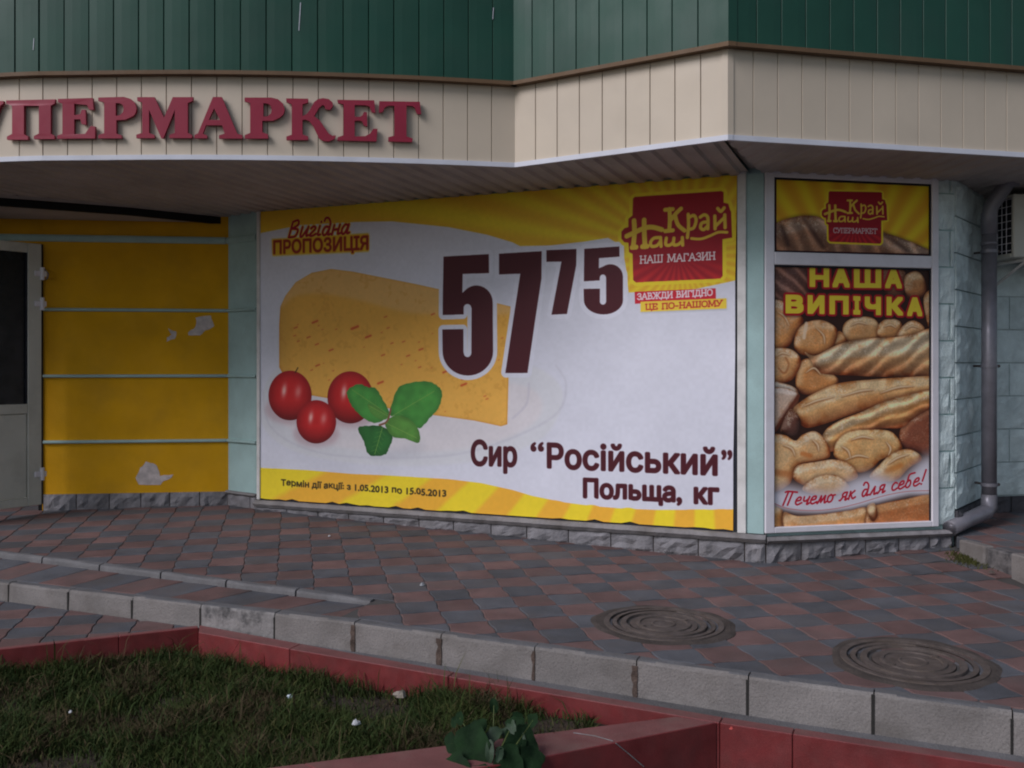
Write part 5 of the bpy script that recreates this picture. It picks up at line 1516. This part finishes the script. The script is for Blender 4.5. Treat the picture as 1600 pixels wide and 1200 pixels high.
mesh_obj('seam_strip', V, BOXF, M['soffit'], cn)
# roof over everything
rf = [WB.p(UC, ZG1 - .02, -3)] 
V = [(p.x, p.y, ZG1 - .01) for p in runA[::-1]] + [(F0_.x, F0_.y, ZG1 - .01), (F3_.x, F3_.y, ZG1 - .01), (7.2, 12, ZG1 - .01), (-7.5, 12, ZG1 - .01)]
tri = tessellate_polygon([[Vector(v) for v in V]])
mesh_obj('roof', V, [tuple(t) for t in tri], M['roof'], bd)

for (x, y0, y1, w_) in ((467, 4, 48, .004), (770, 12, 30, .0035), (52, 60, 78, .003)):
    k_ = (x - 800) / F
    for a, b in zip(runA[:-1], runA[1:]):
        if min(a.x - k_ * a.y, b.x - k_ * b.y) <= 0 <= max(a.x - k_ * a.y, b.x - k_ * b.y):
            e = (b - a).normalized(); n = Vector((e.y, -e.x)); n = n if n.y < 0 else -n
            q = a.lerp(b, .5) + n * .054; q = q + e * ((k_ * q.y - q.x) / (e.x - k_ * e.y))
            za_, zb_ = EYE + (HOR - y0) * q.y / F, EYE + (HOR - y1) * q.y / F
            V = [(q.x + e.x * u + n.x * o, q.y + e.y * u + n.y * o, z) for (u, o, z) in boxverts(-w_ / 2, w_ / 2, -.004, .0015, zb_, za_)]
            V = [(v[0] + (v[2] - zb_) * .06, v[1], v[2]) for v in V]
            o_ = mesh_obj('paint_scratch', V, BOXF, M['white_trim'], cn)
# soffit ----------------------------------------------------------------
s_f = [WB.st(p.x, p.y) for p in A_] + [WB.st(F0_.x, F0_.y)]
sf_s, sf_t = [a for a, b in s_f], [b for a, b in s_f]
bm_pts = [Vector((-5.6, 6.1)), Vector((-4.8, 6.60)), Vector((-3.787, 7.10)), Vector((-3.01, 7.55)), Vector((-2.43, 8.05))]
bs = [WB.st(p.x, p.y) for p in bm_pts]
bb_s = [a for a, b in bs] + [-.10, 5]; bb_t = [b for a, b in bs] + [-.15, -.15]
def soffit(pl, smin, smax, fs, ft, bs_, bt, name, pitch=.128, dep=.018):
    V, Fc = [], []
    prof = [(0, 0), (.30, 0), (.42, 1), (.88, 1), (1., 0)]
    s = smin; rows = []
    while s < smax:
        for f, h in prof[:-1]:
            ss = s + f * pitch
            if ss <= smax: rows.append((ss, h))
        s += pitch
    for ss, h in rows:
        t1 = float(np.interp(ss, fs, ft)) - .002; t0 = float(np.interp(ss, bs_, bt))
        for k in range(3):
            t = t0 + (t1 - t0) * k / 2
            z = ZS + (ZF0 - .006 - ZS) * max(0, min(1, t / max(t1, .01))) - h * dep + dep * .4
            V.append(pl.p(ss, z, t))
    for i in range(len(rows) - 1):
        for k in range(2): Fc.append((i * 3 + k, i * 3 + k + 1, i * 3 + k + 4, i * 3 + k + 3))
    n0 = len(V)
    V += [v + Vector((0, 0, .003)) for v in V]
    Fc += [tuple(n0 + k for k in f[::-1]) for f in Fc]
    return mesh_obj(name, V, Fc, M['soffit'], cn, recalc=False)
soffit(WB, -2.9, UC - .04, sf_s, sf_t, bb_s, bb_t, 'soffit_sheet')
fr_ = [WR.st(F0_.x, F0_.y), WR.st(F3_.x, F3_.y)]
soffit(WR, fr_[0][0], fr_[1][0], [a for a, b in fr_], [b for a, b in fr_], [fr_[0][0], 0., uE - .1, uE + .1, 6], [fr_[0][1] - .02, -.02, -.1, -2.2, -2.2], 'soffit_sheet', pitch=.128, dep=.010)
# beam and inner ceiling of the entrance
bl_ = resample(bm_pts, .25)
ribbon('entrance_beam', bl_, -.05, .0, EYE + 1.165, ZS + .05, M['shadow_gap'])
ribbon('beam_lip', bl_, .0, .014, ZS - .012, ZS + .012, M['soffit'])
ribbon('entrance_ceiling', bl_, -1.4, -.051, ZC - .0, ZC + .03, M['soffit'])

# raised lettering on the canopy --------------------------------------
LT = empty('shop_sign', (-1.8, 5.9, EYE + 1.5)); tag(LT, 'raised crimson letters ПЕРМАРКЕТ on the cream canopy band', 'sign')
q1 = lambda P: [(x / 4.7059, 130 + y / 4.7059) for x, y in P]
q2 = lambda P: [(330 + x / 4.5714, 130 + y / 4.5714) for x, y in P]
letters = [
 (q1([(-215,127),(-75,127),(-75,152),(-100,162),(-70,250),(-35,165),(-52,152),(-52,130),(24,130),(24,150),(3,162),(-72,370),(-122,415),(-172,410),(-177,360),(-132,370),(-107,320),(-177,162),(-215,152)]), []),
 (q1([(45,126),(408,118),(400,150),(372,165),(372,370),(400,385),(400,410),(248,410),(248,388),(285,370),(285,165),(175,165),(175,375),(205,390),(205,415),(50,415),(50,392),(88,372),(88,165),(45,150)]), []),
 (q1([(425,115),(680,108),(688,195),(655,195),(640,160),(545,150),(545,235),(590,228),(600,195),(628,195),(632,305),(600,300),(590,265),(545,265),(545,375),(625,372),(665,315),(700,318),(698,405),(420,408),(420,385),(458,372),(458,150),(425,138)]), []),
 (q1([(722,105),(910,100),(960,115),(992,145),(1003,185),(998,215),(980,240),(920,268),(855,272),(855,370),(893,382),(893,405),(722,405),(722,380),(765,368),(765,140),(722,130)]), [q1([(850,145),(850,240),(880,235),(902,215),(910,190),(902,160),(880,147)])]),
 (q1([(1008,102),(1135,102),(1205,255),(1270,102),(1420,102),(1415,130),(1380,145),(1380,365),(1412,380),(1410,403),(1245,403),(1245,380),(1285,365),(1285,195),(1200,405),(1185,405),(1095,195),(1095,365),(1135,380),(1135,403),(1002,403),(1002,378),(1045,365),(1045,140),(1010,130)]), []),
 (q2([(12,98),(75,98),(185,360),(222,370),(222,395),(55,395),(55,372),(95,360),(78,300),(-38,300),(-60,360),(-30,372),(-30,393),(-120,393),(-120,370),(-95,358)]), [q2([(20,180),(-18,262),(62,262)])]),
 (q2([(238,102),(430,102),(478,114),(512,145),(525,190),(515,222),(490,245),(440,268),(365,268),(365,350),(405,365),(405,395),(240,395),(240,370),(278,355),(278,140),(238,130)]), [q2([(372,142),(372,238),(402,236),(425,218),(432,195),(425,160),(405,146)])]),
 (q2([(535,108),(692,110),(692,138),(652,150),(652,235),(680,222),(705,190),(735,135),(765,112),(800,106),(840,113),(865,135),(870,162),(850,190),(815,185),(808,160),(795,155),(770,175),(735,235),(775,265),(805,310),(840,360),(865,375),(890,372),(880,398),(840,415),(800,412),(770,395),(730,310),(700,270),(672,260),(652,262),(652,365),(692,380),(692,405),(537,405),(537,380),(575,368),(575,150),(537,135)]), []),
 (q2([(900,118),(1165,122),(1172,210),(1148,208),(1130,165),(1100,157),(1025,155),(1025,240),(1065,240),(1082,228),(1090,205),(1112,208),(1115,310),(1090,300),(1078,272),(1060,267),(1025,268),(1025,380),(1100,378),(1135,360),(1158,325),(1188,325),(1180,415),(900,408),(905,385),(945,372),(945,150),(905,142)]), []),
 (q2([(1200,128),(1490,132),(1500,222),(1470,218),(1455,175),(1435,162),(1395,160),(1395,380),(1440,395),(1435,420),(1265,415),(1265,385),(1308,375),(1308,160),(1265,160),(1240,172),(1225,205),(1197,210)]), []),
]
AR = A_
def arc_hit(pxx, off):
    k = (pxx - 800) / F
    run = offset_line(AR, off)
    for a2, b2 in zip(run[:-1], run[1:]):
        e = (b2 - a2).normalized(); n = Vector((e.y, -e.x)); n = n if n.y < 0 else -n
        fa, fb_ = a2.x - k * a2.y, b2.x - k * b2.y
        if fa <= 0 <= fb_ or fb_ <= 0 <= fa:
            return a2.lerp(b2, fa / (fa - fb_)), n
    return a2, n
for out, holes in letters:
    rings = [out] + holes
    flat = [Vector((x, y, 0)) for rg in rings for x, y in rg]
    tri = tessellate_polygon([[Vector((x, y, 0)) for x, y in rg] for rg in rings])
    cxp = sum(p.x for p in flat) / len(flat)
    front, back = [], []
    for p in flat:
        f, n = arc_hit(p.x, .040); z = EYE + (HOR - p.y) * f.y / F
        front.append(Vector((f.x, f.y, z))); back.append(Vector((f.x - n.x * .020, f.y - n.y * .020, z)))
    V = front + back; n0 = len(front); Fc = [tuple(t) for t in tri] + [tuple(n0 + k for k in t[::-1]) for t in tri]
    i0 = 0
    for rg in rings:
        m_ = len(rg)
        for k in range(m_):
            a, b = i0 + k, i0 + (k + 1) % m_
            Fc.append((a, b, n0 + b, n0 + a))
        i0 += m_
    mesh_obj('letter', V, Fc, M['sign_red'], LT)

# drainpipe ---------------------------------------------------------------
dp = empty('drainpipe', (3.35, 6.75, EYE - 1.0)); tag(dp, 'round grey drainpipe with angled outlet beside the window', 'drainpipe')
pt = lambda x, y, d: at(x, y, d)
mesh_obj('pipe', *tube_mesh([pt(1545.5, 362, 6.75), pt(1545.5, 780, 6.75)], .050, 20), M['zinc'], dp, smooth=True)
mesh_obj('upper_pipe', *tube_mesh([pt(1545.5, 366, 6.75), pt(1545.5, 335, 6.75), pt(1549, 322, 6.745), pt(1575, 284, 6.70), pt(1580, 274, 6.70), pt(1580, 262, 6.70)], [.054, .054, .052, .050, .050, .050], 20), M['zinc'], dp, smooth=True)
mesh_obj('cup', *tube_mesh([pt(1580, 292, 6.70), pt(1580, 262, 6.70), pt(1580, 254, 6.70)], [.056, .058, .066], 20), M['zinc'], dp, smooth=True)
V, Fc = tube_mesh([pt(1545.5, 772, 6.75), pt(1545.5, 792, 6.75), pt(1540, 800, 6.73), pt(1512, 812, 6.62), pt(1484, 826, 6.48)], [.053, .054, .054, .052, .052], 20, caps=False)
b = len(V); V2, F2 = tube_mesh([pt(1484, 826, 6.48), pt(1512, 812, 6.62)], [.046, .046], 20, caps=False)
Fc += [tuple(b + k for k in f[::-1]) for f in F2] + [(4 * 20 + k, 4 * 20 + (k + 1) % 20, b + (k + 1) % 20, b + k) for k in range(20)]
mesh_obj('outlet_elbow', V + V2, Fc, M['zinc'], dp, smooth=True)
mesh_obj('seam', *tube_mesh([pt(1545.5, 378, 6.75), pt(1545.5, 383, 6.75)], .056, 20), M['zinc'], dp, smooth=True)
for py in (379 + 14, 572, 757):
    mesh_obj('strap', *tube_mesh([pt(1545.5, py - 2.5, 6.75), pt(1545.5, py + 2.5, 6.75)], .056, 20), M['zinc'], dp)
    mesh_obj('strap_bolt', *tube_mesh([pt(1557, py, 6.75), pt(1561, py, 6.76)], .011, 8), M['iron'], dp)
    a = pt(1545.5, py, 6.80); mesh_obj('wall_fixing', *tube_mesh([a, a + Vector((-.06, .13, 0))], .008, 8), M['iron'], dp)

# outdoor unit of an air conditioner -----------------------------------------
ac = empty('air_conditioner', (3.9, 6.9, EYE + .75)); tag(ac, 'cream air conditioner outdoor unit on a bracket under the canopy', 'air conditioner')
AP = Plane((3.53, 6.75), (.976, .215))
az0, az1 = EYE + .745, EYE + 1.19
abx = lambda n_, u0, u1, z0, z1, o0, o1, m, p=ac, bv=.006: wbox(n_, AP, u0, u1, z0, z1, o0, o1, m, p, bv)
abx('casing', .0, .78, az0, az1, -.03, 0, M['cream_pvc'])
abx('casing_top', .0, .78, az1 - .02, az1 - .001, -.27, -.031, M['cream_pvc']); abx('base_pan', .0, .78, az0 + .001, az0 + .03, -.27, -.031, M['cream_pvc'])
abx('coil', .02, .74, az0 + .031, az1 - .021, -.25, -.032, M['rubber'], bv=0)
abx('corner_rail', .0, .02, az0 + .031, az1 - .021, -.27, -.25, M['cream_pvc'], bv=.002)
gl2 = empty('side_grille', AP.p(.01, EYE + 1, -.14), ac)
for k in range(8):
    z = az0 + .05 + k * .052
    mesh_obj('wire', *tube_mesh([AP.p(.002, z, -.25), AP.p(.002, z, -.03)], .0028, 5), M['white_pvc'], gl2)
for k in range(1, 5):
    mesh_obj('wire', *tube_mesh([AP.p(.0, az0 + .03, -.03 - k * .045), AP.p(.0, az1 - .02, -.03 - k * .045)], .0028, 5), M['white_pvc'], gl2)
br = empty('bracket', AP.p(.1, az0, -.1), ac)
for u in (.10, .66):
    mesh_obj('bracket_arm', *tube_mesh([AP.p(u, az0 - .018, .02), AP.p(u, az0 - .018, -.42)], .014, 6), M['white_paint'], br)
    mesh_obj('bracket_strut', *tube_mesh([AP.p(u, az0 - .025, .0), AP.p(u, az0 - .22, -.40)], .011, 6), M['white_paint'], br)
pipe = [AP.p(-.0, az0 + .04, -.26), AP.p(-.03, az0 - .03, -.27), AP.p(-.02, az0 - .12, -.28), AP.p(.03, az0 - .16, -.33), AP.p(.1, az0 - .16, -.40)]
mesh_obj('hose', *tube_mesh(catmull(pipe, 5), .010, 8), M['white_pvc'], ac, smooth=True)

# ------------------------------------------------------------------ small litter and weeds
wht = mat('white scrap', (.55, .56, .58, 1), .6)
blu = mat('glinting scrap', (.40, .48, .55, 1), .3, spec=.8)
def scrap(name, c, r_, m, label, cat, seed):
    rr = random.Random(seed); n = 7; V, Fc = [], []
    for k, z in enumerate((0, .5, 1.)):
        for i in range(n):
            a = 2 * math.pi * i / n; q = r_ * rr.uniform(.6, 1.15) * (1, .9, .45)[k]
            V.append((c.x + q * math.cos(a), c.y + q * math.sin(a), c.z + r_ * z * rr.uniform(.5, 1.)))
    for k in range(2):
        for i in range(n): Fc.append((k * n + i, k * n + (i + 1) % n, (k + 1) * n + (i + 1) % n, (k + 1) * n + i))
    Fc += [tuple(range(n))[::-1], tuple(2 * n + i for i in range(n))]
    tag(mesh_obj(name, V, Fc, m), label, cat)
g_at = lambda x, y, up: onz(x, y, LB + up)
scrap('bottle_cap', g_at(453, 1089, .05), .016, blu, 'small shiny scrap lying in the grass near the middle of the lawn', 'litter', 1)
scrap('paper_scrap', g_at(556, 1131, .055), .020, wht, 'crumpled white paper scrap in the grass left of the leafy weed', 'litter', 2)
scrap('paper_scrap', g_at(110, 1113, .055), .009, wht, 'tiny white scrap at the left of the lawn', 'litter', 3)
scrap('cigarette_end', onz(515, 838, EYE - 1.235), .011, wht, 'tiny white speck on the pavers below the banner', 'litter', 4)
scrap('paper_scrap', onz(660, 914.5, EYE - 1.282), .016, mat('grey scrap', (.3, .32, .34, 1), .7), 'flat pale scrap on the pavers above the kerb corner', 'litter', 5)
scrap('paper_scrap', onz(544, 1005.5, EYE - 1.445), .014, wht, 'white scrap at the foot of the kerb beside a dirty joint', 'litter', 6)
scrap('brick_chip', g_at(625, 1088, .10) , .035, mat('pale chip', (.30, .26, .22, 1), .9), 'pale broken stone chip on the lawn edge against the red border', 'stone', 7)
scrap('brick_chip', onz(1143, 1139, EYE - 1.482), .010, mat('red chip', (.5, .08, .07, 1), .8), 'tiny bright red chip on the granite border', 'stone', 8)
scrap('dropped_bolt', onz(1550, 895, EYE - 1.275), .020, M['iron'], 'dark pebble beside the short kerb of the raised walk', 'stone', 9)
# moss and weeds at the foot of the outlet
mv, mf = [], []
rr = random.Random(9)
for _ in range(520):
    x, y = rr.gauss(2.93, .045), rr.gauss(6.18, .09)
    z = zpav(*WB.st(x, y)); a = rr.uniform(0, 6.28); l = rr.uniform(.008, .028); w_ = .004
    b = len(mv); lx, ly = math.cos(a) * l * .8, math.sin(a) * l * .8
    mv += [(x - w_, y, z), (x + w_, y, z), (x + lx, y + ly, z + l)]; mf.append((b, b + 1, b + 2))
ms_ = mesh_obj('moss', mv, mf, M['grass_yellow'], recalc=False); tag(ms_, 'mossy weeds in the corner under the drainpipe outlet', 'moss', kind='stuff')
